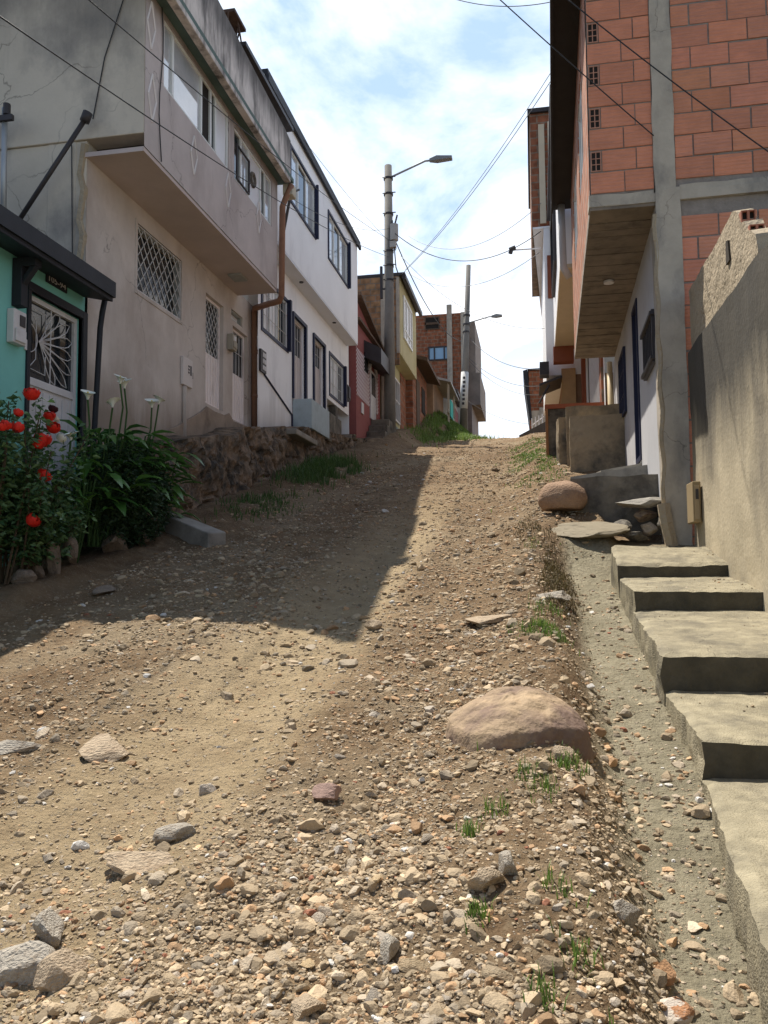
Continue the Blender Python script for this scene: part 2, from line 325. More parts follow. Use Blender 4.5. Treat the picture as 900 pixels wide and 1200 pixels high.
yellow_pl = M('yellow_paint', (.48, .44, .26), var=.1, scale=1.5, stain=(.40, .36, .18), sscale=1.6, streak=.5, bump=.1)
greygreen = M('grey_green_base', (.22, .27, .27), var=.15, bump=.1)
cream_pl = M('cream_paint', (.60, .50, .36), var=.08, bump=.1)
terracotta = M('terracotta_paint', (.27, .085, .045), var=.1, bump=.1)
brown_pl = M('brown_wall', (.30, .19, .12), var=.2, scale=3, bump=.3)
paleblue = M('pale_blue_slab', (.42, .50, .54), var=.12, scale=2, stain=(.30, .35, .37), sscale=2, bump=.1)
pole_conc = M('pole_concrete', (.19, .18, .165), var=.15, scale=5, stain=(.13, .125, .115), sscale=2, streak=.2, bump=.3, bscale=30)
cable_mat = M('cable_rubber', (.03, .03, .032), rough=.6, var=.1, bump=0)
tarp = M('turquoise_cloth', (.05, .40, .36), var=.2, scale=5, bump=.3, bscale=12)
brick_far = brick_mat('brick_far', (.34, .13, .07), (.24, .09, .05), (.26, .19, .14), .40, .22, .02)
brick_far_y = brick_mat('brick_far_side', (.34, .14, .08), (.26, .10, .06), (.25, .19, .15), .40, .22, .02, 'yz')
brick_tan = brick_mat('brick_tan', (.36, .22, .12), (.29, .16, .09), (.24, .20, .16), .36, .21, .018)
brick_street = brick_mat('brick_street', (.52, .23, .14), (.44, .19, .12), (.48, .42, .36), .40, .25, .016, 'yz')
soil = M('plant_bed_soil', (.09, .062, .04), var=.35, scale=8, bump=.8, bscale=30)
rock_wall_mat = M('foundation_rock', (.175, .145, .11), var=.45, scale=5.5, stain=(.05, .044, .036), sscale=3.8, slo=.42, shi=.62, bump=.9, bscale=14, bdist=.04, base2=(.21, .145, .095))

# ------------------------------------------------------------------ ground
PV = np.array([-60, -6, 0, 9, 12, 15, 19.5, 25, 30, 35, 40, 50, 60, 120, 400], float)
PZ = np.array([-11.5, -1.2, 0, 1.77, 2.43, 3.17, 4.25, 5.42, 6.36, 7.12, 7.62, 8.2, 8.6, 9.5, 9.5], float)
_t = np.linspace(-60, 400, 4601); _z = np.interp(_t, PV, PZ)
_k = np.hanning(31); _k /= _k.sum(); _zp = np.pad(_z, 15, 'edge'); _z = np.convolve(_zp, _k, 'valid')
def prof(v): return np.interp(v, _t, _z)
def gmacro(u, v):
    z = prof(v)
    z = z + .22 * ss(-3.5, -4.8, u) * ss(8.5, 10.5, v) * (1 - ss(22, 27, v)) + .5 * ss(-3.6, -4.4, u) * ss(22, 27, v)
    z = z + .12 * ss(-4.3, -4.6, u) * (1 - ss(8.5, 10.5, v))
    z = z + .26 * ss(-.5, .25, u) * ss(8.2, 9.6, v) * (1 - ss(.75, .95, u) * (1 - ss(9.5, 10, v))) * (1 - .5 * ss(20, 30, v))
    z = z - .19 * ss(.12, .42, u) * (1 - ss(7.9, 9.0, v))
    z = z + .05 * np.exp(-((u + .02) / .22) ** 2) * (1 - ss(7.5, 9, v))
    z = z - .07 * np.exp(-((u + 1.65) / .42) ** 2) * (1 - ss(9, 14, v)) - .05 * np.exp(-((u + .70) / .28) ** 2) * (1 - ss(9, 14, v))
    z = z + 1.05 * ss(-2.2, -3.9, u) * ss(31, 38, v) * (1 - ss(50, 60, v))
    return z
def gut_mask(u, v): return ss(.2, .4, u + .12 * fbm(u * 3, v * 1.7, 3, 5)) * (1 - ss(8.6, 9.4, v))
def dust_mask(u, v):
    w = u + .35 * fbm(u * .9, v * .5, 3, 9)
    return ss(-2.5, -1.9, w) * (1 - ss(-1.35, -1.0, w)) * (1 - ss(9, 16, v)) * .9
def ground(u, v):
    u = np.asarray(u, float); v = np.asarray(v, float)
    g = gut_mask(u, v)
    am = 1 - .75 * g - .4 * dust_mask(u, v)
    z = gmacro(u, v) + .10 * fbm(u * .8, v * .8, 3, 1) + am * .05 * fbm(u * 1.6, v * .5, 2, 61)
    z = z + am * (.095 * fbm(u * 3, v * 3, 3, 2) + .050 * fbm(u * 10, v * 10, 3, 3) + .020 * fbm(u * 34, v * 34, 2, 4))
    return z
def gz(u, v): return float(ground(np.array([u]), np.array([v]))[0])

def axis_(segs):
    out = []
    for a, b, st in segs: out += list(np.arange(a, b, st))
    return np.array(out + [segs[-1][1]])
gu = np.concatenate([-np.geomspace(80, 6.2, 18), axis_([(-6, -3.2, .06), (-3.2, 1.0, .02), (1.0, 2.4, .06)]), np.geomspace(2.6, 60, 14)])
gv = np.concatenate([np.linspace(-30, -2, 15), np.linspace(-1.8, 1.3, 16), np.geomspace(1.4, 12, 280), np.geomspace(12.2, 46, 85), np.geomspace(48, 300, 25)])
U, V = np.meshgrid(gu, gv); Z = ground(U, V)
Z = Z - .0 * U
nU, nV = len(gu), len(gv)
me = bpy.data.meshes.new('ground')
co = np.stack([U, V, Z], -1).reshape(-1, 3)
idx = np.arange(nU * nV).reshape(nV, nU)
q = np.stack([idx[:-1, :-1], idx[:-1, 1:], idx[1:, 1:], idx[1:, :-1]], -1).reshape(-1, 4)
def np_mesh(me, co, faces, smooth=True):
    k = faces.shape[1]
    me.vertices.add(len(co)); me.vertices.foreach_set('co', co.astype(np.float32).ravel())
    me.loops.add(faces.size); me.loops.foreach_set('vertex_index', faces.astype(np.int32).ravel())
    me.polygons.add(len(faces)); me.polygons.foreach_set('loop_start', np.arange(0, faces.size, k, dtype=np.int32))
    me.polygons.foreach_set('loop_total', np.full(len(faces), k, np.int32))
    me.polygons.foreach_set('use_smooth', np.full(len(faces), smooth, bool))
    me.update(calc_edges=True); me.validate()
np_mesh(me, co, q)
at = me.color_attributes.new('masks', 'FLOAT_COLOR', 'POINT')
uu = U.ravel(); vv = V.ravel()
mk = np.ones((len(uu), 4), np.float32)
mk[:, 0] = dust_mask(uu, vv); mk[:, 1] = gut_mask(uu, vv)
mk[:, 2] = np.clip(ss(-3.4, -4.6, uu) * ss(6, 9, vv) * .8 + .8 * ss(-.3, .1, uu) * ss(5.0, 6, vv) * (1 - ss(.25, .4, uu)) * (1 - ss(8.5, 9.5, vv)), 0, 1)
at.data.foreach_set('color', mk.ravel())
gm = bpy.data.materials.new('dirt_road'); gm.use_nodes = True; T = gm.node_tree; N = T.nodes; L = T.links; b = N['Principled BSDF']
b.inputs['Roughness'].default_value = .95; b.inputs['Specular IOR Level'].default_value = .15
g = N.new('ShaderNodeNewGeometry')
def nz(scale, det=8, ro=.65):
    n = N.new('ShaderNodeTexNoise'); n.inputs['Scale'].default_value = scale; n.inputs['Detail'].default_value = det; n.inputs['Roughness'].default_value = ro
    L.new(g.outputs['Position'], n.inputs['Vector']); return n.outputs['Fac']
def mr(x, a, b2, c=0, d=1):
    n = N.new('ShaderNodeMapRange'); n.inputs['From Min'].default_value = a; n.inputs['From Max'].default_value = b2; n.inputs['To Min'].default_value = c; n.inputs['To Max'].default_value = d
    L.new(x, n.inputs['Value']); return n.outputs[0]
def mixn(f, A, B, bt='MIX'):
    n = N.new('ShaderNodeMix'); n.data_type = 'RGBA'; n.blend_type = bt
    for nm, x in (('Factor', f), ('A', A), ('B', B)):
        if isinstance(x, (tuple, float, int)): n.inputs[nm].default_value = x if not isinstance(x, tuple) else x + (1,)
        else: L.new(x, n.inputs[nm])
    return n.outputs['Result']
def mul(a, b2):
    n = N.new('ShaderNodeMath'); n.operation = 'MULTIPLY'; L.new(a, n.inputs[0])
    if isinstance(b2, (int, float)): n.inputs[1].default_value = b2
    else: L.new(b2, n.inputs[1])
    return n.outputs[0]
A = N.new('ShaderNodeAttribute'); A.attribute_name = 'masks'; sc = N.new('ShaderNodeSeparateColor'); L.new(A.outputs['Color'], sc.inputs[0])
c = mixn(mr(nz(1.3), .35, .68), (.155, .099, .055), (.285, .199, .117))
c = mixn(mr(nz(6), .45, .7, 0, .75), c, (.135, .085, .047))
c = mixn(mr(nz(24), .5, .7, 0, .7), c, (.32, .245, .155))
c = mixn(mr(nz(.45, 6), .48, .62, 0, .6), c, mixn(mr(nz(3), .35, .65), (.27, .215, .14), (.40, .325, .22)))
dcol = mixn(mr(nz(4), .3, .7), (.345, .262, .155), (.46, .36, .225))
dcol = mixn(mr(nz(30), .55, .72, 0, .55), dcol, (.26, .18, .10))
c = mixn(mul(sc.outputs[0], mr(nz(2.2), .25, .55, .35, 1)), c, dcol)
gcol = mixn(mr(nz(3.5), .3, .7), (.21, .185, .125), (.36, .32, .225))
gcol = mixn(mr(nz(18), .52, .68, 0, .6), gcol, (.17, .15, .10))
c = mixn(sc.outputs[1], c, gcol)
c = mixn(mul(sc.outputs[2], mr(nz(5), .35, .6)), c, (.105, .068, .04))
# embedded fine grit
vo = N.new('ShaderNodeTexVoronoi'); vo.inputs['Scale'].default_value = 70; L.new(g.outputs['Position'], vo.inputs['Vector'])
gr1 = mr(vo.outputs['Distance'], .18, .3, 1, 0)
sv = N.new('ShaderNodeSeparateColor'); L.new(vo.outputs['Color'], sv.inputs[0])
gsel = mul(gr1, mr(sv.outputs[0], .55, .6))
c = mixn(mul(gsel, .85), c, mixn(sv.outputs[1], (.23, .17, .11), (.52, .45, .36)))
vo2 = N.new('ShaderNodeTexVoronoi'); vo2.inputs['Scale'].default_value = 26; L.new(g.outputs['Position'], vo2.inputs['Vector'])
sv2 = N.new('ShaderNodeSeparateColor'); L.new(vo2.outputs['Color'], sv2.inputs[0])
gs2 = mul(mr(vo2.outputs['Distance'], .2, .3, 1, 0), mr(sv2.outputs[0], .7, .75))
c = mixn(mul(gs2, .7), c, mixn(sv2.outputs[1], (.20, .15, .10), (.46, .39, .30)))
L.new(c, b.inputs['Base Color'])
bh = N.new('ShaderNodeMath'); bh.operation = 'ADD'; L.new(nz(38, 8, .7), bh.inputs[0]); L.new(mul(gsel, .4), bh.inputs[1])
bh2 = N.new('ShaderNodeMath'); bh2.operation = 'ADD'; L.new(bh.outputs[0], bh2.inputs[0]); L.new(mul(gs2, .6), bh2.inputs[1])
bp = N.new('ShaderNodeBump'); bp.inputs['Strength'].default_value = 1.0; bp.inputs['Distance'].default_value = .03
bh3 = N.new('ShaderNodeMath'); bh3.operation = 'ADD'; L.new(bh2.outputs[0], bh3.inputs[0]); L.new(mul(nz(9, 6, .6), 1.6), bh3.inputs[1])
L.new(bh3.outputs[0], bp.inputs['Height']); L.new(bp.outputs[0], b.inputs['Normal'])
me.materials.append(gm)
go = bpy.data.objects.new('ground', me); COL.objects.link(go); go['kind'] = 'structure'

# ------------------------------------------------------------------ facade pieces
def wall(mb, F, s0, s1, z0, z1, holes=(), o=0.0, depth=.12, back=.3):
    S = sorted({s0, s1, *[h[0] for h in holes], *[h[1] for h in holes]}); Zs = sorted({z0, z1, *[h[2] for h in holes], *[h[3] for h in holes]})
    S = [x for x in S if s0 <= x <= s1]; Zs = [x for x in Zs if z0 <= x <= z1]
    for a, b2 in zip(S, S[1:]):
        for c2, d in zip(Zs, Zs[1:]):
            m1, m2 = (a + b2) / 2, (c2 + d) / 2
            if any(h[0] < m1 < h[1] and h[2] < m2 < h[3] for h in holes): continue
            mb.quad(F.W(a, o, c2), F.W(b2, o, c2), F.W(b2, o, d), F.W(a, o, d))
    for h in holes:
        a, b2, c2, d = h
        for p, q2 in (((a, c2), (b2, c2)), ((b2, c2), (b2, d)), ((b2, d), (a, d)), ((a, d), (a, c2))):
            mb.quad(F.W(p[0], o, p[1]), F.W(q2[0], o, q2[1]), F.W(q2[0], o - back, q2[1]), F.W(p[0], o - back, p[1]))
def frame(mb, F, s0, s1, z0, z1, w, o0, o1):
    mb.box(F, s0, s1, o0, o1, z0, z0 + w); mb.box(F, s0, s1, o0, o1, z1 - w, z1)
    mb.box(F, s0, s0 + w, o0, o1, z0 + w, z1 - w); mb.box(F, s1 - w, s1, o0, o1, z0 + w, z1 - w)
def clipseg(x0, y0, x1, y1, a, b2, c2, d):
    t0, t1 = 0, 1
    for p, q2 in ((-(x1 - x0), x0 - a), (x1 - x0, b2 - x0), (-(y1 - y0), y0 - c2), (y1 - y0, d - y0)):
        if abs(p) < 1e-12:
            if q2 < 0: return None
        else:
            r = q2 / p
            if p < 0: t0 = max(t0, r)
            else: t1 = min(t1, r)
    if t0 >= t1: return None
    return (x0 + t0 * (x1 - x0), y0 + t0 * (y1 - y0), x0 + t1 * (x1 - x0), y0 + t1 * (y1 - y0))
def lattice(mb, F, s0, s1, z0, z1, o, ps, pz, r=.006):
    H = z1 - z0; k = H / pz * ps
    for i in range(-int(k / ps) - 2, int((s1 - s0) / ps) + 3):
        for sg in (1, -1):
            x = s0 + i * ps
            sgm = clipseg(x, z0, x + k, z1, s0, s1, z0, z1) if sg > 0 else clipseg(x + k, z0, x, z1, s0, s1, z0, z1)
            if sgm and math.hypot(sgm[2] - sgm[0], sgm[3] - sgm[1]) > .03:
                oo = o if sg > 0 else o + 2 * r
                mb.tube([F.W(sgm[0], oo, sgm[1]), F.W(sgm[2], oo, sgm[3])], r, 4)
def ribs(mb, F, s0, s1, z0, z1, o, n, w=.018, h=.012):
    for i in range(n):
        a = s0 + (i + .5) * (s1 - s0) / n; mb.box(F, a - w / 2, a + w / 2, o, o + h, z0, z1)

# ================================================================== LEFT SIDE
LG = left_fac(-5.5); LU = left_fac(-4.7)

# ---- teal house
t = thing('house', 'teal single storey house with black eave and white grille door', 'house', (-5.5, 7, gz(-5.2, 7)))
zb = 2.15
dr = (7.93, 8.98, 2.5, 4.70)
mb = MB(); wall(mb, LG, 2.6, 9.1, .2, 5.12, [dr], 0); mb.box(LG, 2.6, 9.1, -6, -.31, .2, 5.1)
mb.build('wall', teal, t)
mb = MB(); mb.prism(front_fac(0), [(-12, 6.9), (-5.1, 5.12), (-5.1, 4.90), (-5.5, 4.99), (-12, 6.75)], -2.4, -9.02)
mb.build('roof', black_paint, t, bevel=.01)
mb = MB(); mb.box(LG, 2.4, 9.03, .39, .43, 4.955, 5.15); mb.build('fascia', black_paint, t)
mb = MB(); mb.box(LG, 7.60, 7.72, .003, .12, 4.42, 4.95); mb.box(LG, 7.60, 7.72, .12, .28, 4.85, 4.95)
mb.prism(Facade((-5.5, 7.62, 0), (1, 0, 0), (0, 1, 0)), [(.12, 4.66), (.12, 4.74), (.20, 4.85), (.27, 4.85)], 0, .08)
mb.build('bracket', black_paint, t, bevel=.006)
# door trim, door
mb = MB(); mb.box(LG, dr[1], dr[1] + .1, -.05, .025, 2.4, 4.80); mb.box(LG, dr[0] - .06, dr[1] - .001, -.05, .025, 4.70, 4.80); mb.box(LG, dr[0] - .06, dr[0], -.05, .025, 2.4, 4.699)
mb.build('door_trim', black_paint, t, bevel=.005)
mb = MB(); frame(mb, LG, dr[0] + .002, dr[1] - .002, 2.5, 4.695, .06, -.12, -.06); mb.box(LG, dr[0] + .063, dr[1] - .063, -.11, -.08, 2.561, 3.72)
ribs(mb, LG, dr[0] + .07, dr[1] - .07, 2.6, 3.62, -.08, 7); mb.box(LG, dr[0] + .063, dr[1] - .063, -.08, -.06, 3.66, 3.75)
d = mb.build('door', white_metal, t, bevel=.004)
mb = MB(); mb.box(LG, dr[0] + .062, dr[1] - .062, -.119, -.10, 3.751, 4.634); mb.build('pane', glass, d)
mb = MB(); a0, a1, c0, c1 = dr[0] + .07, dr[1] - .07, 3.75, 4.63; hub = (a0 + .22, 4.2)
def loop(ang, hw, ln):
    pts = []
    for k in range(17):
        t_ = 1 - abs(k / 8 - 1); sd = -1 if k < 8 else 1; y = hw * math.sin(math.pi * min(1, t_ ** 1.7 * .88)) * sd if t_ < .999 else 0
        x = ln * (t_ - .02 * (1 - t_))
        pts.append((hub[0] + x * math.cos(ang) - y * math.sin(ang), hub[1] + x * math.sin(ang) + y * math.cos(ang)))
    return [(min(max(x, a0 + .005), a1 - .005), min(max(y, c0 + .005), c1 - .005)) for x, y in pts]
for k in range(7):
    ang = R(48 - k * 17); ln = min(.66 / max(.3, math.cos(ang)), .44 / max(.2, abs(math.sin(ang))))
    mb.tube([LG.W(x, -.07, y) for x, y in loop(ang, .062, min(ln, .70))], .006, 5)
for s_ in (a0 + .02, a0 + .43): mb.tube([LG.W(s_, -.065, c0), LG.W(s_, -.065, c1)], .007, 5)
mb.tube([LG.W(x, -.072, y) for x, y in ((a0 + .04, 4.25), (a0 + .04, 4.55), (a0 + .34, 4.55), (a0 + .34, 4.3))], .006, 5)
mb.tube([LG.W(x, -.072, y) for x, y in ((a0 + .04, 4.15), (a0 + .04, 3.85), (a0 + .34, 3.83), (a0 + .34, 4.05))], .006, 5)
mb.tube([LG.W(x, -.072, y) for x, y in ((a0 + .04, 4.53), (a0 + .16, 4.42), (a0 + .16, 3.98), (a0 + .05, 3.87))], .006, 5)
mb.tube([LG.W(a0 + .01 + .17 * math.sin(q2), -.068, 4.2 - .17 * math.cos(q2)) for q2 in np.linspace(0, math.pi, 9)], .006, 5)
mb.build('grille', white_metal, d)
mb = MB(); mb.box(LG, 8.2, 8.62, .003, .022, 4.90, 5.02); np_ = mb.build('number_plate', black_paint, t, bevel=.004)
def text_mesh(txt, name, F, s0, s1, z0, z1, o, mat, parent):
    cu = bpy.data.curves.new(name, 'FONT'); cu.body = txt; cu.extrude = .002; cu.resolution_u = 3
    ob = bpy.data.objects.new(name, cu); COL.objects.link(ob); dg = bpy.context.evaluated_depsgraph_get()
    m_ = bpy.data.meshes.new_from_object(ob.evaluated_get(dg)); bpy.data.objects.remove(ob); bpy.data.curves.remove(cu)
    vv_ = np.array([v.co[:] for v in m_.vertices]); mn, mxx = vv_.min(0), vv_.max(0)
    off = WLOC[parent.name]
    flip = Vector(F.d).cross(Vector((0, 0, 1))).dot(F.n) < 0       # keep the text readable from outside
    for v in m_.vertices:
        fx = (v.co.x - mn[0]) / (mxx[0] - mn[0]); a = s1 + (s0 - s1) * fx if flip else s0 + (s1 - s0) * fx
        p = F.W(a, o + v.co.z, z0 + (z1 - z0) * (v.co.y - mn[1]) / (mxx[1] - mn[1])); v.co = Vector(p) - off
    m_.name = name; m_.materials.clear(); m_.materials.append(mat)
    ob = bpy.data.objects.new(name, m_); COL.objects.link(ob); ob.parent = parent; WLOC[ob.name] = off; return ob
text_mesh('105-94', 'lettering', LG, 8.24, 8.58, 4.925, 4.995, .026, white_metal, np_)
mb = MB(); mb.box(LG, 7.53, 7.75, .003, .09, 4.0, 4.37); mb.box(LG, 7.55, 7.73, .091, .11, 4.02, 4.16); me_ = mb.build('electric_meter', white_metal, t, bevel=.012)
mb = MB(); mb.box(LG, 7.63, 7.72, .09, .1, 4.2, 4.32); mb.build('meter_window', iron, me_)
mb = MB(); mb.box(LG, 7.83, 7.90, .003, .02, 4.0, 4.12); mb.build('doorbell', white_metal, t, bevel=.005)
mb = MB(); mb.tube([LG.W(9.08, .26, 5.0), LG.W(9.08, .22, 4.8), LG.W(9.07, .2, 4.6), LG.W(9.055, .145, 3.1), LG.W(9.04, .09, 1.6)], .036, 8); mb.build('downpipe', black_paint, t, smooth=True)

# ---- grey two storey house
t = thing('house', 'grey pink plastered two storey house with overhanging upper floor and diamond pattern', 'house', (-5.5, 12, gz(-5, 12)))
win = (10.36, 11.83, 5.55, 6.54); d1 = (12.83, 13.64, 4.42, 6.37); d2 = (14.10, 14.90, 4.37, 6.17); tr = (14.02, 14.62, 6.27, 6.47)
mb = MB(); wall(mb, LG, 9.04, 15.25, 3.2, 6.9, [win, d1, d2, tr], 0)
mb.build('wall', grey_plaster, t)
mb = MB(); FE = front_fac(9.13); mb.box(FE, -13, -5.505, -.2, .10, 1.0, 7.05)
mb.box(FE, -13, -4.705, -.15, .13, 7.051, 9.7)
mb.box(FE, -6.05, -5.65, -.1, .108, 1.0, 7.05)
mb.box(FE, -13, -12.8, -6, -.2, 3, 10)
mb.build('side_wall', cement_side, t, bevel=.01)
mb = MB(); mb.tube([(-5.56 + .03 * math.sin(i * 2.1), 9.035, 3.2 + i * .2) for i in range(20)], .05, 5); mb.build('corner_edge', rough_pl, t)
# upper storey
w1 = (9.52, 11.84, 7.98, 8.93); w2 = (12.08, 14.0, 7.97, 8.86)
mb = MB(); wall(mb, LU, 9.005, 14.35, 6.88, 9.0, [w1, w2], 0)
mb.box(LU, 14.33, 14.349, -.8, -.001, 6.88, 9.6)
mb.build('upper_wall', grey_upper_pl, t)
mb = MB(); mb.box(LU, 9.01, 14.34, -.82, -.01, 6.82, 6.879); mb.build('soffit', soffit_mat, t)
mb = MB()
for (px, py) in ((177, 30), (178, 115), (227, 182), (267, 223), (303, 255), (-1, 0)):
    if px < 0: continue
    s_, z_ = LU.P(px, py)
    hs = .11; hz2 = .32 if px < 200 else .29
    P_ = [(s_ - hs, z_), (s_, z_ + hz2), (s_ + hs, z_), (s_, z_ - hz2)]
    mb = MB()
    for i in range(4):
        p, q2 = P_[i], P_[(i + 1) % 4]; mb.tube([LU.W(p[0], .004, p[1]), LU.W(q2[0], .004, q2[1])], .015, 4)
    mb.build('diamond_moulding', M('chalky_white', (.72, .68, .66), var=.15, bump=.1), t)
mb = MB(); mb.box(LU, 8.7, 14.45, -.3, .30, 9.0, 9.08); mb.build('eave_slab', dkgreen, t)
mb = MB(); mb.prism(left_fac(-4.4), [(8.6, 8.92), (14.0, 8.92), (14.25, 8.92), (14.25, 9.75), (13.9, 9.8), (12.6, 9.86), (11.0, 9.95), (8.6, 10.05)], -.12, 0.0)
mb.build('parapet', parapet_mat, t, bevel=.012)
mb = MB(); mb.box(left_fac(-4.4), 11.7, 14.3, -.5, .04, 9.96, 10.03); mb.build('parapet_capping', iron, t)
mb = MB(); mb.box(WORLD, -13, -4.6, 8.8, 14.3, 9.5, 9.6); mb.build('roof', dark_conc, t)
FP = left_fac(-4.5)
mb = MB()
for i in range(9):
    mb.tube([FP.W(11.3 + .06 * i, random.uniform(-.1, .1), 9.95), FP.W(11.3 + .06 * i + random.uniform(-.12, .12), random.uniform(-.1, .1), 10.25 + random.uniform(-.05, .15))], .015, 5)
mb.box(FP, 11.25, 11.75, -.15, .12, 10.22, 10.27); mb.build('rebar_stub', rust, t)
def sash_window(par, F, w, bars, pans, o=-.035):
    mb = MB(); frame(mb, F, w[0] + .002, w[1] - .002, w[2] + .002, w[3] - .002, .04, o - .03, o + .02)
    for b_ in bars: mb.box(F, b_ - .028, b_ + .028, o - .03, o + .025, w[2] + .042, w[3] - .042)
    wd = mb.build('window', alu, par, bevel=.004)
    es = [w[0] + .03] + list(bars) + [w[1] - .03]
    for (a, b2), m_ in zip(zip(es, es[1:]), pans):
        p = MB(); p.box(F, a + .021, b2 - .021, o - .012, o - .004, w[2] + .043, w[3] - .043); p.build('pane', m_, wd)
    return wd
w_ = sash_window(t, LU, w1, (9.82, 10.78, 11.13, 11.32), (curtain, curtain, hole_shade, glass, curtain2))
w_ = sash_window(t, LU, w2, (12.42, 12.80, 13.42, 13.65), (glass, curtain, curtain2, glass, curtain))
mb = MB(); mb.box(LU, 12.1, 12.45, .0, .02, 8.02, 8.75) if False else frame(mb, LU, 12.15, 12.75, 8.0, 8.6, .02, .0, .03)
mb.build('open_sash', iron, w_)
mb = MB(); c_ = (13.05, 8.42)
mb.tube([LU.W(c_[0] + .1 * math.cos(a) , -.03, c_[1] + .11 * math.sin(a)) for a in np.linspace(0, 2 * math.pi, 14)], .035, 6); mb.build('hanging_ring', dark_conc, w_)
# ground floor openings
mb = MB(); frame(mb, LG, win[0] + .002, win[1] - .002, win[2] + .002, win[3] - .002, .04, -.1, -.04); wd = mb.build('window', frame_grey, t)
mb = MB(); mb.box(LG, win[0] + .04, win[1] - .04, -.15, -.12, win[2] + .04, win[3] - .04); mb.build('pane', glass, wd)
mb = MB(); lattice(mb, LG, win[0] + .02, win[1] - .02, win[2] + .02, win[3] - .02, -.02, .19, .23, .008)
frame(mb, LG, win[0] + .01, win[1] - .01, win[2] + .01, win[3] - .01, .018, -.03, .0); mb.build('grille', grille_metal, wd)
mb = MB(); frame(mb, LG, win[0] - .05, win[1] + .05, win[2] - .05, win[3] + .05, .05, -.01, .012); mb.build('window_surround', grey_plaster, wd)
def door(F, dd, split, par, latt=True, mat=pink_door, o=-.1, n=6):
    mb = MB(); frame(mb, F, dd[0] + .002, dd[1] - .002, dd[2] + .002, dd[3] - .002, .05, o - .03, o + .03)
    mb.box(F, dd[0] + .052, dd[1] - .052, o - .02, o, dd[2] + .052, split); ribs(mb, F, dd[0] + .06, dd[1] - .06, dd[2] + .08, split - .02, o, n)
    dn = mb.build('door', mat, par, bevel=.003)
    mb = MB(); mb.box(F, dd[0] + .052, dd[1] - .052, o - .026, o - .012, split + .002, dd[3] - .053); mb.build('pane', glass, dn)
    mb = MB()
    if latt: lattice(mb, F, dd[0] + .05, dd[1] - .05, split, dd[3] - .05, o + .01, .15, .2, .007)
    else:
        for i in range(5):
            a = dd[0] + .08 + i * (dd[1] - dd[0] - .16) / 4; mb.tube([F.W(a, o + .01, split), F.W(a, o + .01, dd[3] - .05)], .008, 5)
        mb.tube([F.W(dd[0] + .05, o + .01, (split + dd[3]) / 2), F.W(dd[1] - .05, o + .01, (split + dd[3]) / 2)], .008, 5)
    mb.build('grille', grille_metal, dn)
    mb = MB(); mb.tube([F.W(dd[0] + .1, o + .04, split - .12), F.W(dd[0] + .1, o + .04, split - .24)], .012, 6); mb.build('handle', iron, dn)
    return dn
door(LG, d1, 5.38, t, True); door(LG, d2, 5.32, t, False)
mb = MB(); frame(mb, LG, tr[0] + .002, tr[1] - .002, tr[2] + .002, tr[3] - .002, .03, -.1, -.03); wd = mb.build('window', frame_grey, t, None and 'x')
mb = MB(); mb.box(LG, tr[0] + .03, tr[1] - .03, -.12, -.1, tr[2] + .03, tr[3] - .03); mb.build('pane', curtain2, wd)
mb = MB(); mb.box(LG, 13.8, 14.02, .003, .12, 5.62, 5.92); mb.box(LG, 13.82, 14.0, .121, .14, 5.66, 5.78); e_ = mb.build('electric_meter', M('meter_beige', (.36, .33, .27), var=.2), t, bevel=.01)
mb = MB(); mb.box(LG, 13.85, 13.95, .12, .13, 5.8, 5.88); mb.build('meter_window', white_metal, e_)
mb = MB(); mb.box(LG, 11.83, 12.2, .003, .05, 4.52, 4.98); gb = mb.build('gas_cabinet', M('cabinet_white', (.62, .57, .54), rough=.6, var=.08, bump=.05), t, bevel=.008)
mb = MB(); 
for i in range(3): mb.box(LG, 12.02, 12.07, .051, .055, 4.74 + i * .05, 4.77 + i * .05)
mb.box(LG, 12.10, 12.15, .051, .055, 4.72, 4.88); mb.box(LG, 12.22, 12.26, .003, .03, 4.70, 4.8)
mb.build('cabinet_marking', iron, gb)
mb = MB(); mb.tube([LG.W(11.93, .03, 4.5), LG.W(11.93, .03, 3.5)], .04, 6); mb.build('cabinet_conduit', grey_plaster, t)
mb = MB(); mb.box(LU, 13.2, 13.55, -.55, -.3, 6.78, 6.82); mb.build('soffit_lamp', frame_grey, t, bevel=.01)
mb = MB(); PF = left_fac(-4.64)
mb.tube([PF.W(14.38, .22, 8.95), PF.W(14.40, .1, 8.72), PF.W(14.42, .02, 8.55), PF.W(14.42, 0, 6.78), PF.W(14.47, -.06, 6.70), PF.W(14.7, -.35, 6.74), PF.W(15.0, -.74, 6.78), PF.W(15.12, -.8, 6.70), PF.W(15.15, -.8, 4.2)], .06, 10)
for z_ in (5.9, 5.0): mb.tube([PF.W(15.15, -.8, z_), PF.W(15.15, -.8, z_ + .05)], .075, 10)
mb.build('downpipe', copper_pipe, t, smooth=True)
mb = MB(); mb.box(LU, 14.36, 14.62, .1, .3, 8.75, 8.98); mb.build('gutter_hopper', M('cream_gutter', (.5, .46, .36), var=.2), t, bevel=.02)
mb = MB(); mb.prism(LG, [(10.2, 3.2), (10.3, 3.34), (11.0, 3.58), (11.7, 3.82), (12.1, 4.0), (12.6, 4.22), (12.84, 4.36), (13.2, 4.34), (13.65, 4.36), (13.88, 4.44), (14.08, 4.33), (15.0, 4.36), (15.08, 3.3)], .005, .035)
mb.build('plinth', M('damp_plaster', (.30, .235, .18), var=.25, scale=3, stain=(.15, .11, .08), sscale=2, bump=.6), t, bevel=.02)
mb = MB(); mb.tube([(-4.69, 9.42, 10)] + [(-4.685, 9.42 + .05 * math.sin(i), 9 - i * .3) for i in range(8)], .008, 4)
mb.tube([(-4.95, 8.985, 9.0), (-5.25, 8.985, 8.1), (-5.40, 8.985, 7.3)], .009, 4)
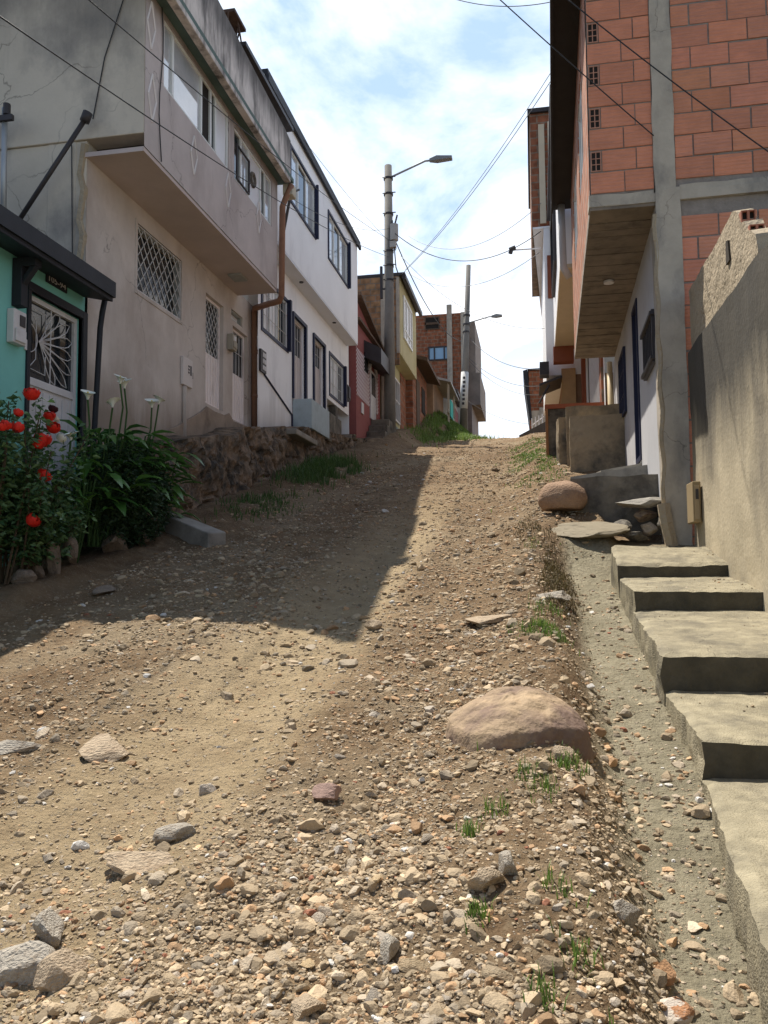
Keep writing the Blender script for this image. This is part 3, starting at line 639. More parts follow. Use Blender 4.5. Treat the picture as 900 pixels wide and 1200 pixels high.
mb.tube([(-5.7, 9.0, 7.0), (-5.66, 9.0, 5.5), (-5.72, 9.0, 4.2)], .008, 4)
mb.build('wall_wire', cable_mat, t)

# service mast and prop on teal roof
t = thing('service_mast', 'thin galvanised service mast with insulators standing on the teal house roof', 'mast', (-6.55, 8.7, 6.1))
mb = MB(); mb.tube([(-6.43, 8.7, 5.9), (-6.45, 8.7, 7.4)], .035, 8); mb.build('pole', M('galvanised', (.40, .42, .43), rough=.45, var=.1, bump=0, metallic=.4), t, smooth=True)
mb = MB()
for dx in (-.1, .06): mb.tube([(-6.45 + dx, 8.66, 7.28), (-6.45 + dx, 8.66, 7.42)], .045, 8)
mb.box(WORLD, -6.6, -6.3, 8.63, 8.68, 7.2, 7.27); mb.build('insulator', iron, t)
t = tag(MB().tube([(-6.36, 8.86, 5.95), (-5.43, 8.84, 7.2)], .03, 8).tube([(-5.43, 8.84, 7.18), (-5.38, 8.84, 7.3)], .06, 8).build('conduit_pipe', iron, smooth=True), 'black diagonal pipe leaning from teal roof to grey house wall', 'pipe')

# ---- stone foundation wall
def rock_face(name, label, cat, F, sa, sb, top, depth_top, seed, mat, step=.045):
    S_ = np.arange(sa, sb, step); K = 26; me = bpy.data.meshes.new(name); V_ = []
    rows = []
    for s_ in S_:
        p = F.W(s_, 0, 0); zg = gz(p[0] + .25, p[1]) - .35; zt = top(s_) + .12 * (mnoise.noise((s_ * 1.7, seed, 0)))
        col_ = []
        for k in range(K + 4):
            if k <= K: z = zg + (zt - zg) * k / K; o = 0
            else: z = zt; o = -(k - K) * depth_top / 3
            q2 = Vector((s_ * 1.0, o * 1.2, z * 1.25)) * 1.7 + Vector((seed, 0, 0))
            dd, _ = mnoise.voronoi(q2); cell = min(.22, dd[1] - dd[0])
            dsp = (min(cell, .09) * .8 - .04) + .13 * mnoise.noise(q2 * .8) + .05 * mnoise.noise(q2 * 3) + .04 * abs(mnoise.noise(q2 * 7))
            if k <= K: P = F.W(s_ + .04 * mnoise.noise(q2 * 2), o + dsp + .05 * (1 - k / K), z)
            else: P = F.W(s_, o, z + dsp * .4)
            col_.append(len(V_)); V_.append(P)
        rows.append(col_)
    fs = [(a[k], b2[k], b2[k + 1], a[k + 1]) for a, b2 in zip(rows, rows[1:]) for k in range(K + 3)]
    m = MB(); m.add(V_, fs); o = m.build(name, mat, smooth=False, rec=True); tag(o, label, cat); return o
def ftop(s): return float(np.interp(s, [9, 11, 13.7, 15.2, 17.8, 20, 23, 26], [3.05, 3.48, 4.12, 4.35, 4.82, 5.05, 5.4, 5.75]))
rock_face('stone_foundation', 'rough brown stone foundation under the grey and white houses', 'stone wall', left_fac(-4.95), 9.1, 24.6, ftop, .9, 3.3, rock_wall_mat)

# ---- white house
WL = left_fac(-5.3); WU = left_fac(-4.95)
t = thing('house', 'white two storey house with navy blue window trims and black roof edge', 'house', (-5.3, 19, gz(-5, 19)))
wa = (15.2, 16.85, 6.45, 7.5); da = (17.3, 18.27, 5.42, 7.35); db = (19.05, 20.05, 5.6, 7.36); wb = (20.7, 22.25, 6.28, 7.34)
mb = MB(); wall(mb, WL, 14.95, 23.0, 4.15, 8.2, [wa, da, db, wb, (17.28, 20.4, 4.1, 5.42), (20.4, 23.01, 4.1, 6.08)], 0)
mb.box(WL, 22.98, 23.0, -6, -.001, 5, 8.2); mb.build('wall', white_pl, t)
u1 = (15.99, 17.95, 9.45, 10.62); u2 = (19.25, 21.4, 9.45, 10.62)
mb = MB(); wall(mb, WU, 14.3, 22.7, 8.18, 11.2, [u1, u2], 0); mb.box(WU, 22.66, 22.699, -7, -.001, 8.18, 11.2)
mb.box(WU, 14.3, 14.34, -7, -.001, 8.18, 11.2)
mb.build('upper_wall', white_pl, t)
mb = MB(); mb.box(WU, 14.3, 22.69, -.4, -.002, 8.12, 8.179); mb.build('soffit', M('white_soffit', (.72, .73, .76), var=.05, bump=.05), t)
mb = MB(); mb.box(WU, 14.3, 22.85, -7, .07, 11.2, 11.3); mb.box(WU, 14.3, 22.85, .03, .09, 11.06, 11.199); mb.build('roof', black_paint, t)
for w in (u1, u2):
    sash_window(t, WU, w, (w[0] + .62, w[0] + 1.25), (curtain, glass, curtain))
    mb = MB(); frame(mb, WU, w[0] - .06, w[1] + .06, w[2] - .06, w[3] + .06, .06, -.01, .03); mb.box(WU, w[1] + .002, w[1] + .06, .03, .09, w[2] - .05, w[3] + .1); mb.build('window_trim', navy, t)
for w in (wa, wb):
    wd = sash_window(t, WL, w, (w[0] + .5, w[0] + 1.0), (curtain2, curtain2, glass))
    mb = MB()
    for i in range(9): mb.tube([WL.W(w[0] + .08 + i * (w[1] - w[0] - .16) / 8, .0, w[2]), WL.W(w[0] + .08 + i * (w[1] - w[0] - .16) / 8, .0, w[3])], .008, 5)
    for z_ in (w[2] + .3, w[3] - .3): mb.tube([WL.W(w[0], 0, z_), WL.W(w[1], 0, z_)], .008, 5)
    mb.build('grille', grille_metal, wd)
    mb = MB(); frame(mb, WL, w[0] - .08, w[1] + .1, w[2] - .08, w[3] + .08, .08, -.01, .02); mb.box(WL, w[1], w[1] + .1, .02, .10, w[2] - .05, w[3] + .06); mb.build('window_trim', navy, wd)
for dd in (da, db):
    dn = door(WL, dd, dd[2] + 1.15, t, False, M('cream_door', (.62, .56, .54), rough=.5, var=.07, bump=.05))
    mb = MB(); mb.box(WL, dd[1], dd[1] + .1, -.02, .05, dd[2], dd[3] + .08); mb.box(WL, dd[0] - .06, dd[1] - .001, -.02, .05, dd[3], dd[3] + .08); mb.box(WL, dd[0] - .06, dd[0], -.02, .05, dd[2], dd[3] - .001); mb.build('door_trim', navy, dn)
mb = MB(); mb.tube([WL.W(15.3, .01, 5.5), WL.W(17.2, .01, 5.02)], .025, 4); mb.tube([WL.W(17.2, .01, 5.02), WL.W(17.22, .01, 4.3)], .03, 4); mb.build('painted_line', navy, t)
mb = MB(); mb.box(WL, 15.0, 15.32, .003, .05, 5.5, 5.95); v_ = mb.build('vent_grille', iron, t)
mb = MB()
for i in range(2):
    for j in range(3): mb.box(WL, 15.1 + i * .1, 15.18 + i * .1, .051, .06, 5.55 + j * .13, 5.64 + j * .13)
mb.build('vent_block', white_metal, v_)
mb = MB(); mb.box(WL, 22.4, 22.75, .003, .1, 6.45, 6.9); mb.box(WL, 22.46, 22.69, .1, .13, 6.5, 6.85); mb.build('electric_meter', iron, t, bevel=.01)
mb = MB(); mb.box(WL, 17.3, 18.9, .003, .45, 4.72, 5.40); mb.build('landing', paleblue, t, bevel=.01)
mb = MB(); mb.box(WL, 18.92, 20.4, -.3, .40, 4.7, 5.45); mb.box(WL, 20.42, 22.9, -1.2, -1.0, 4.7, 6.1); mb.box(WL, 21.3, 21.55, -.2, .02, 4.9, 6.07); mb.build('plinth', dark_conc, t, bevel=.02)
mb = MB(); mb.box(WL, 15.6, 17.25, .01, .6, 4.3, 4.42); mb.build('door_slab', concrete, t, bevel=.02)
mb = MB(); mb.tube([WU.W(15.25, .01, 8.0), WU.W(15.0, .35, 9.25)], .03, 6); mb.tube([WU.W(14.95, .3, 9.05), WU.W(15.3, .4, 9.3)], .025, 6); mb.build('cable_bracket', iron, t)
mb = MB()
for s_ in (17.3, 20.4): mb.tube([WU.W(s_, -.14, 8.10), WU.W(s_, -.14, 8.13)], .05, 10)
mb.build('soffit_spotlight', iron, t)

# ---- red house
t = thing('house', 'small red house with white diagonal brick pattern and dark awning', 'house', (-5.1, 25, gz(-5, 25)))
RF = left_fac(-5.1)
mb = MB(); mb.box(RF, 23.1, 27.0, -5, 0, 4.8, 8.3); mb.prism(RF, [(23.1, 8.3), (27.0, 8.3), (27.0, 9.0), (23.1, 9.75)], -5, -.002); mb.build('wall', red_pl, t)
lat = M('white_red_brick', (.62, .55, .53), var=.1, bump=.1)
for xa_, xb_ in ((23.12, 25.0), (26.05, 26.5)):
    mb = MB()
    for i in range(-14, 36):
        q2 = clipseg(23.15 + i * .16, 6.75, 23.15 + i * .16 + 1.9, 8.2, xa_, xb_, 6.75, 8.2)
        if q2: mb.tube([RF.W(q2[0], .008, q2[1]), RF.W(q2[2], .008, q2[3])], .02, 4)
    mb.build('brick_pattern', lat, t)
mb = MB(); mb.box(RF, 23.0, 27.05, -5, .15, 9.0, 9.08); mb.prism(RF, [(23.0, 9.75), (27.0, 9.0), (27.0, 9.1), (23.0, 9.85)], -5, .2); mb.build('roof', wood_dark, t)
mb = MB(); mb.prism(front_fac(0), [(-5.1, 8.75), (-4.55, 8.45), (-4.55, 7.95), (-5.1, 8.2)], -24.3, -26.6); mb.build('awning', iron, t)
mb = MB(); mb.box(RF, 25.1, 25.95, .004, .05, 6.4, 8.0); dn = mb.build('door', white_metal, t); mb = MB(); mb.box(RF, 25.2, 25.85, .051, .06, 7.2, 7.9); mb.build('pane', glass, dn)
mb = MB(); mb.tube([RF.W(25.0 + .5 - .55 * math.cos(a), .05, 7.95 + .35 * math.sin(a)) for a in np.linspace(0, math.pi, 9)], .05, 6); mb.build('door_arch', white_metal, t)
mb = MB(); mb.box(RF, 24.25, 24.75, .004, .04, 7.75, 8.35); mb.build('window', glass, t)
mb = MB(); mb.box(RF, 23.75, 24.05, .004, .04, 6.3, 6.65); mb.build('gas_cabinet', white_metal, t, bevel=.01)
t = thing('stoop', 'dark concrete entrance steps in front of the red house', 'steps', (-4.8, 25, gz(-4.8, 25)))
for i in range(4): MB().box(RF, 24.2 + .35 * i, 26.6, .01, .62 - .0 * i, 5.3 + .25 * i, 5.62 + .25 * i).build('step', dark_conc, t, bevel=.02)

# ---- yellow house
t = thing('house', 'yellow two storey house with bare brick end wall and concrete column', 'house', (-4.9, 29, gz(-4.9, 29)))
YU = left_fac(-4.38); YL = left_fac(-4.85); YE = front_fac(27.0)
mb = MB(); mb.box(YU, 27.05, 31.0, -4, 0, 9.05, 11.75); mb.build('upper_wall', yellow_pl, t)
mb = MB(); mb.box(YE, -9, -4.40, -.05, 0.03, 8.6, 11.75); mb.build('side_wall', brick_tan, t)
mb = MB(); mb.box(YE, -5.05, -4.62, -.04, .06, 5.5, 11.8); mb.box(YE, -4.50, -4.39, -.04, .06, 9.0, 11.7); mb.build('column', column_mat, t, bevel=.01)
mb = MB(); mb.box(YL, 27.06, 31.0, -3, 0, 5.2, 9.04); mb.build('wall', yellow_pl, t)
mb = MB(); mb.box(YU, 27.0, 31.0, -.46, -.002, 9.0, 9.048); mb.build('soffit', yellow_pl, t)
mb = MB(); mb.box(YU, 26.95, 31.15, -4.2, .2, 11.76, 11.86); mb.box(YU, 26.9, 31.2, .12, .24, 11.6, 11.76); mb.build('roof', iron, t)
sash = (27.7, 29.7, 9.75, 11.3)
mb = MB(); frame(mb, YU, *sash, .08, .003, .05)
for s_ in (28.35, 29.05): mb.box(YU, s_ - .03, s_ + .03, .003, .05, sash[2] + .08, sash[3] - .08)
mb.box(YU, sash[0] + .08, sash[1] - .08, .003, .045, 10.1, 10.15); wd = mb.build('window', alu, t)
mb = MB(); mb.box(YU, sash[0] + .08, sash[1] - .08, .002, .01, sash[2] + .08, sash[3] - .08); mb.build('pane', curtain2, wd)
mb = MB(); frame(mb, YL, 27.6, 29.4, 6.9, 8.5, .07, .003, .06)
for s_ in (28.05, 28.5, 28.95): mb.box(YL, s_ - .02, s_ + .02, .003, .06, 6.97, 8.43)
mb.box(YL, 27.67, 29.33, .003, .06, 7.65, 7.7); wd = mb.build('window', white_metal, t)
mb = MB(); mb.box(YL, 27.67, 29.33, .002, .01, 6.97, 8.43); mb.build('pane', glass, wd)
mb = MB(); mb.box(YL, 27.1, 31.0, .002, .06, 5.2, 6.7); mb.build('plinth', greygreen, t, bevel=.01)
mb = MB(); mb.box(YL, 29.7, 31.0, .004, .03, 6.7, 9.0); mb.build('brick_panel', brick_far_y, t)
mb = MB(); mb.box(YL, 27.1, 30.9, .002, .012, 8.6, 9.0); mb.box(YL, 27.3, 27.5, .02, .13, 6.75, 7.05); mb.build('gas_cabinet', white_metal, t) if False else None

# ---- brown brick house and small houses behind
t = thing('house', 'low brown brick house with sloping dark eave beside the yellow house', 'house', (-4.6, 33, gz(-4.6, 33)))
BL = left_fac(-4.55)
mb = MB(); mb.box(BL, 31.05, 35.4, -4, 0, 6, 9.9); mb.build('wall', brick_far_y, t)
mb = MB(); mb.prism(front_fac(0), [(-8.5, 11.0), (-3.95, 9.75), (-3.95, 9.9), (-8.5, 11.15)], -31.1, -35.6); mb.build('roof', wood_dark, t)
mb = MB(); mb.box(BL, 32.0, 32.9, .004, .03, 7.3, 9.3); mb.build('door', wood_dark, t); mb = MB(); mb.box(BL, 33.6, 34.6, .004, .03, 8.2, 9.3); mb.build('window', hole_shade, t)
t = thing('house', 'small plastered house with tin roof and turquoise cloth at its porch', 'house', (-4.2, 38, gz(-4.2, 38)))
BL2 = left_fac(-4.3)
mb = MB(); mb.box(BL2, 35.7, 40.0, -3.5, 0, 7, 10.3); mb.build('wall', brown_pl, t)
mb = MB(); mb.prism(front_fac(0), [(-8, 11.2), (-3.5, 9.95), (-3.5, 10.05), (-8, 11.3)], -35.75, -40.2); mb.build('roof', M('tin_roof', (.35, .34, .33), rough=.6, var=.2), t)
mb = MB(); mb.box(BL2, 35.9, 39.5, .6, .68, 8.6, 8.75); mb.box(BL2, 36.2, 36.3, .6, .68, 7.5, 10.0); mb.box(BL2, 38.9, 39.0, .6, .68, 7.5, 10.0); mb.build('porch_rail', column_mat, t)
for k_ in range(1): tag(MB().box(BL2, 36.4, 37.6, .69, .73, 8.5, 9.3).build('hanging_cloth', tarp, bevel=.02), 'turquoise cloth hanging over the porch rail', 'cloth')
t = thing('house', 'tiny white and red fronted house up the slope before the tall brick building', 'house', (-3.9, 42, gz(-4, 42)))
BL3 = left_fac(-4.0)
mb = MB(); mb.box(BL3, 40.3, 44.6, -3.5, 0, 8, 10.6); mb.build('wall', M('white_far', (.7, .7, .7), var=.1), t)
mb = MB(); mb.box(BL3, 42.2, 44.6, .004, .03, 8.6, 10.2); mb.build('red_panel', red_pl, t)
mb = MB(); mb.prism(front_fac(0), [(-8, 11.5), (-3.6, 10.5), (-3.6, 10.62), (-8, 11.62)], -40.2, -44.7); mb.build('roof', iron, t)
mb = MB(); mb.box(BL3, 41.0, 41.8, .004, .03, 8.8, 10.2); mb.build('door', M('mint_door', (.25, .5, .45), var=.1), t)

# ---- tall brick building far left
t = thing('house', 'tall bare brick building with blue glass window at the top of the street', 'house', (-3.8, 48, gz(-4, 48)))
TE = front_fac(46.0)
a = TE.P(487, 372); b_ = TE.P(547, 366); w_b = TE.P(520, 420)
x0, x1 = -7.4, -3.55; zt = a[1] + .1
mb = MB(); mb.box(TE, x0, x1, -6, 0, 8.0, zt); mb.build('wall', brick_far, t)
mb = MB(); mb.box(TE, TE.P(524, 400)[0], TE.P(530, 400)[0], .002, .14, 8.3, zt + .5); mb.box(TE, x1 - .3, x1 + .02, .002, .12, 8.3, zt); mb.build('column', column_mat, t)
r_ = TE.Rr([(502, 407), (528, 405), (528, 422), (502, 423)]); mb = MB(); frame(mb, TE, *r_, .08, .003, .08)
for s_ in (r_[0] + (r_[1] - r_[0]) * f for f in (.28, .72)): mb.box(TE, s_ - .04, s_ + .04, .003, .08, r_[2] + .08, r_[3] - .08)
wd = mb.build('window', iron, t, None and 0); mb = MB(); mb.box(TE, r_[0] + .08, r_[1] - .08, .002, .02, r_[2] + .08, r_[3] - .08)
mb.build('pane', M('blue_glass', (.22, .38, .55), rough=.08, var=.15, scale=1, bump=0, spec=1.0), wd)
r_ = TE.Rr([(498, 372), (515, 371), (515, 386), (498, 387)]); mb = MB(); mb.box(TE, *r_[:2], .003, .02, *r_[2:]); wd = mb.build('window', hole_shade, t)
mb = MB(); mb.box(TE, r_[0], r_[1], .021, .06, (r_[2] + r_[3]) / 2 - .08, (r_[2] + r_[3]) / 2 + .05); frame(mb, TE, *r_, .06, .021, .06); mb.build('frame', wood_dark, wd)
TS = left_fac(x1)
mb = MB(); mb.box(TS, 46.3, 51.9, .003, .75, 11.0, 12.9); mb.box(TS, 46.3, 51.9, .003, .5, 12.9, zt - .5); mb.box(TS, 46.2, 52, .003, .25, 8.2, 11.0); mb.build('side_wall', M('weathered_side', (.23, .19, .16), var=.3, scale=1.5), t)
mb = MB(); mb.box(TE, x0 + .2, TE.P(527, 470)[0], .002, .03, 8.3, 9.6); mb.box(TE, TE.P(531, 470)[0], TE.P(541, 470)[0], .002, .05, 9.4, 11.6); mb.build('cement_band', column_mat, t)
mb = MB(); mb.slab([(-4.3, 42.5), (-4.1, 42.5), (-3.2, 45.8), (-3.4, 45.8)], [7.8] * 4, [9.6, 9.6, 8.8, 8.8]); tag(mb.build('low_wall', column_mat), 'low sloping grey wall on the grassy bank beside the second pole', 'wall')

# ================================================================== RIGHT SIDE
BW = Facade((1.66, 0, 0), (0, 1, 0), (-1, 0, 0))
t = thing('boundary_wall', 'tall weathered plaster wall with broken top beside the concrete steps', 'wall', (1.7, 5, .9))
prof_pts = [(-3.5, -2), (8.98, -2), (8.98, 4.46), (8.4, 4.44), (7.5, 4.47), (6.80, 4.46), (6.72, 4.40), (6.62, 4.28), (6.52, 4.12), (6.44, 4.10), (6.3, 3.98), (6.22, 3.9), (6.1, 3.8), (-3.5, 3.8)]
# lower wall as a displaced sheet with thickness
def sheet_wall(name, F, sa, sb, zlo, ztop, o, th, mat, par, amp=.012, st=.12, seed=1.0):
    S_ = np.arange(sa, sb + st / 2, st); K = 40; V_ = []; fs = []
    for i, s_ in enumerate(S_):
        zt_ = ztop(s_)
        for k in range(K + 1):
            z = zlo + (zt_ - zlo) * k / K; q2 = Vector((s_ * .9, z * .9, seed))
            V_.append(F.W(s_, o + amp * 1.6 * mnoise.noise(q2) + amp * .6 * mnoise.noise(q2 * 5), z))
        V_.append(F.W(s_, o - th, zt_ + .01)); V_.append(F.W(s_, o - th, zlo))
    n = K + 3
    for i in range(len(S_) - 1):
        for k in range(n - 1): fs.append((i * n + k, (i + 1) * n + k, (i + 1) * n + k + 1, i * n + k + 1))
    fs.append(tuple(range(n))); fs.append(tuple(range((len(S_) - 1) * n, len(S_) * n)))
    m_ = MB(); m_.add(V_, fs); return m_.build(name, mat, par)
sheet_wall('wall_base', BW, -3.5, 8.78, -2, lambda s_: 3.79 + .03 * mnoise.noise((s_ * 2, 0, 3)), 0, .16, wall_mat, t)
def jag(s_): return float(np.interp(s_, [6.12, 6.16, 6.3, 6.42, 6.46, 6.6, 6.7, 6.82, 7.6, 8.8], [3.86, 3.98, 4.08, 4.12, 4.22, 4.26, 4.40, 4.46, 4.44, 4.45])) + .025 * mnoise.noise((s_ * 9, 1, 0))
sheet_wall('wall_top', BW, 6.12, 8.78, 3.80, jag, -.025, .13, rough_pl, t, amp=.02, st=.04, seed=4)
# hollow block ends showing in the broken top
FB = front_fac(0)
for (v_, z_) in ((6.66, 4.11), (6.44, 3.90)):
    Fh = front_fac(v_); mb = MB()
    for i in range(2):
        for j in range(3):
            x = 1.69 + i * .055; frame(mb, Fh, x, x + .055, z_ + j * .085, z_ + j * .085 + .085, .009, -.2, .06)
    hb = mb.build('hollow_block', M('clay_end', (.34, .14, .09), var=.2), t)
    MB().box(Fh, 1.70, 1.79, -.19, .03, z_ + .01, z_ + .245).build('hollow_shade_panel', hole_shade, hb)  # dark filler in place of the shade within the block holes
mb = MB(); mb.prism(BW, [(6.9, 4.08), (7.02, 4.08), (7.0, 4.28), (6.93, 4.26)], -.03, .0); mb.build('missing_plaster', M('dark_gap', (.05, .04, .03), var=.3), t)
mb = MB(); mb.box(BW, 8.30, 8.62, .012, .09, 1.97, 2.38); bx_ = mb.build('gas_cabinet', M('tan_cabinet', (.30, .225, .125), var=.12, bump=.1), t, bevel=.01)
mb = MB(); mb.box(front_fac(8.30), 1.585, 1.632, .001, .012, 2.0, 2.34); 
mb.build('cabinet_door', M('tan_cabinet_door', (.34, .26, .16), var=.1), bx_, bevel=.004)
mb = MB(); mb.box(front_fac(8.286), 1.595, 1.622, .001, .006, 2.2, 2.3); mb.build('cabinet_marking', iron, bx_)

# ---- concrete steps
t = thing('concrete_steps', 'worn concrete steps climbing beside the plaster wall', 'steps', (1.2, 5.5, .5))
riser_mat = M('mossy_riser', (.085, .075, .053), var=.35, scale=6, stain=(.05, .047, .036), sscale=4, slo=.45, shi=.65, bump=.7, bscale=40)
def tread(pts, zb_, zt_, amp=.012, seed=0):
    """plan quad (near-left, near-right, far-right, far-left) as a noisy block"""
    P4 = [Vector((p[0], p[1], 0)) for p in pts]; nx, ny = 22, max(10, int((P4[3] - P4[0]).length / .045)); V_ = []; top = {}
    m_ = MB()
    for j in range(ny + 1):
        for i in range(nx + 1):
            a = i / nx; b2 = j / ny
            p = (P4[0] * (1 - a) + P4[1] * a) * (1 - b2) + (P4[3] * (1 - a) + P4[2] * a) * b2
            z = (zt_[0] * (1 - a) + zt_[1] * a) * (1 - b2) + (zt_[3] * (1 - a) + zt_[2] * a) * b2
            q2 = Vector((p.x * 6, p.y * 6, seed)); edge = min(a * (P4[1] - P4[0]).length, b2 * (P4[3] - P4[0]).length)
            chip = max(0, 1 - edge / .035) * (.012 + .02 * max(0, mnoise.noise(q2 * 1.3)))
            z += amp * mnoise.noise(q2 * .5) + amp * .5 * mnoise.noise(q2 * 2.5) - chip
            if i == 0: p = p + Vector((.012 * mnoise.noise(q2 * .8) + .016 * mnoise.noise(q2 * 3.1), 0, 0))
            if j == 0: p = p + Vector((0, .015 * mnoise.noise(q2 * .9), 0))
            top[i, j] = len(V_); V_.append((p.x, p.y, z))
    fs = [(top[i, j], top[i + 1, j], top[i + 1, j + 1], top[i, j + 1]) for j in range(ny) for i in range(nx)]
    K = 6
    ring = [(i, 0) for i in range(nx + 1)] + [(nx, j) for j in range(1, ny + 1)] + [(i, ny) for i in range(nx - 1, -1, -1)] + [(0, j) for j in range(ny - 1, 0, -1)]
    prev = [top[r] for r in ring]
    for k in range(1, K + 1):
        cur = []
        for r, pi in zip(ring, [top[r] for r in ring]):
            x, y, z = V_[pi]; zz = z + (zb_ - z) * k / K; q2 = Vector((x * 7, y * 7, zz * 7))
            cur.append(len(V_)); V_.append((x + (.022 * mnoise.noise(q2) + .022 * mnoise.noise(q2 * 4)) * (1 if r[0] == 0 else .2), y + .012 * mnoise.noise(q2 * 1.2) * (r[1] == 0), zz))
        m2 = len(ring)
        fs += [(prev[i], prev[(i + 1) % m2], cur[(i + 1) % m2], cur[i]) for i in range(m2)]; prev = cur
    m_.add(V_, fs)
    for n_, f_ in enumerate(fs):
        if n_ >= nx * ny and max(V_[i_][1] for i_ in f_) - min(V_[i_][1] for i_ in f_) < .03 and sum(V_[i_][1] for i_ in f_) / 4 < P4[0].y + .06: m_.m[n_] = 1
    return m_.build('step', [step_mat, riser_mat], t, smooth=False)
wr = 1.68
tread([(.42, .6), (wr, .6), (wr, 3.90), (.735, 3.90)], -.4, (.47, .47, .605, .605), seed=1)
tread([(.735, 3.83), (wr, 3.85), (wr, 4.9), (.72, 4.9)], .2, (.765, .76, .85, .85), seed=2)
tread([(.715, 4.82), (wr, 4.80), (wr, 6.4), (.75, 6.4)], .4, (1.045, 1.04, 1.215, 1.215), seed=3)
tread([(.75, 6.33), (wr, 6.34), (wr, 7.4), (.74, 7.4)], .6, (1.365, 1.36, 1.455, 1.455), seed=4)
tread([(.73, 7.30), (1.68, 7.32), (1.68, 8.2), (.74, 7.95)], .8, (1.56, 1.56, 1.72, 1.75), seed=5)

# ---- brick house
NEAR = 8.9; NF = front_fac(NEAR)
LW = right_fac(1.42, 8.9, 1.6); UW = right_fac(.71, 8.9, 1.4)
t = thing('house', 'unfinished red clay block house with overhanging upper floor and grey ground floor', 'house', (1.5, 10, 2.2))
ZB = 5.52
mb = MB(); mb.box(NF, .72, 1.40, -.14, -.012, ZB + .14, 9.0); mb.box(NF, 1.6, 6.5, -.14, -.012, 1.5, 9.0); mb.build('wall', mortar_mat, t)
def blocks(mb, F, xa, xb, za, zb_, first, vents=None, bw=.40, bh=.25):
    nrow = int((zb_ - za) / bh)
    for j in range(nrow):
        z = za + j * bh; x = xa - (first if j % 2 else 0)
        while x < xb:
            a, b2 = max(x, xa), min(x + bw, xb)
            if b2 - a > .04:
                g_ = random.uniform(.88, 1.08); tt = (g_ * random.uniform(.96, 1.04), g_, g_ * random.uniform(.92, 1.05))
                if random.random() < .014: tt = tuple(c_ * .62 for c_ in tt)
                jz = random.uniform(-.004, .004); o = random.uniform(-.006, .006)
                mb.box(F, a + random.uniform(.004, .011), b2 - random.uniform(.005, .012), -.1, .0 + o, z + .010 + jz, z + bh - .010 + jz, c=tt, dz=random.uniform(-.006, .006))
            x += bw
mb = MB()
# left of the column: vent blocks every other course at the corner
VENTS = []
for j in range(13):
    z = ZB + .15 + j * .25
    def blk(a, b2):
        g_ = random.uniform(.9, 1.08); mb.box(NF, a + .006, b2 - .006, -.1, random.uniform(-.006, .005), z + .009, z + .242, c=(g_, g_ * .98, g_ * .96))
    if j % 2 == 1: VENTS.append(z); blk(.85, 1.22); blk(1.22, 1.40)
    else: blk(.72, 1.09); blk(1.09, 1.40)
mb.build('block_courses', block_mat, t); mb = MB(); blocks(mb, NF, 1.62, 6.4, 5.75, 9.0, .2); mb.build('block_courses', block_mat, t); mb = MB(); blocks(mb, NF, 1.65, 6.4, 1.6, 5.5, .22)
mb.build('block_courses', block_mat, t)
clay_end = M('clay_block_end', (.42, .22, .155), var=.25, scale=12, bump=.3)
for z in VENTS:
    mb = MB(); frame(mb, NF, .73, .845, z + .01, z + .24, .012, -.1, 0); mb.box(NF, .782, .793, -.09, -.001, z + .022, z + .228); mb.box(NF, .742, .833, -.09, -.002, z + .088, z + .096); mb.box(NF, .742, .833, -.09, -.002, z + .155, z + .163)
    hb = mb.build('hollow_block', clay_end, t)
    MB().box(NF, .7425, .8325, -.0115, -.008, z + .0225, z + .2275).build('hollow_shade_panel', hole_shade, hb)  # dark panel over the mortar stands in for shade inside the holes
# beam + column
def rough_box(name, F, s0, s1, o0, o1, z0, z1, mat, seed=0, amp=.014, n=30):
    ms = MB(); V_ = []; fs = []; L_ = [z0 + (z1 - z0) * k / n for k in range(n + 1)] if (z1 - z0) > (s1 - s0) else None
    if L_:
        for z in L_:
            for (a, o) in ((s0, o0), (s0, o1), (s1, o1), (s1, o0)):
                V_.append(F.W(a + amp * mnoise.noise((a * 9, z * 3, seed)), o + amp * .6 * mnoise.noise((o * 9 + a, z * 2, seed + 5)), z))
    else:
        for k in range(n + 1):
            a = s0 + (s1 - s0) * k / n
            for (z, o) in ((z0, o0), (z0, o1), (z1, o1), (z1, o0)):
                V_.append(F.W(a, o + amp * .4 * mnoise.noise((a * 3, z * 3, seed)), z + amp * mnoise.noise((a * 4, z * 7, seed))))
    for k in range(n):
        for e in range(4): fs.append((k * 4 + e, k * 4 + (e + 1) % 4, (k + 1) * 4 + (e + 1) % 4, (k + 1) * 4 + e))
    fs += [(0, 1, 2, 3), (n * 4, n * 4 + 1, n * 4 + 2, n * 4 + 3)]
    ms.add(V_, fs); return ms.build(name, mat, t)
rough_box('beam', NF, .70, 1.39, -.2, .012, ZB, ZB + .135, column_mat, 1)
rough_box('beam', NF, 1.66, 6.4, -.2, .014, ZB, ZB + .17, column_mat, 2)
rough_box('column', NF, 1.40, 1.62, -.25, .02, ZB + .12, 9.0, column_mat, 3)
rough_box('column', NF, 1.40, 1.665, -.3, .03, 1.2, ZB + .14, column_mat, 4)
mb = MB(); mb.tube([NF.W(1.402 + .012 * math.sin(i * 1.3), .0, 1.9 + i * .12) for i in range(30)], .035, 6); mb.tube([NF.W(1.45, .03, 1.75), NF.W(1.4, .05, 2.0), NF.W(1.38, .02, 2.2)], .07, 6)
mb.build('mortar_edge', rough_pl, t)
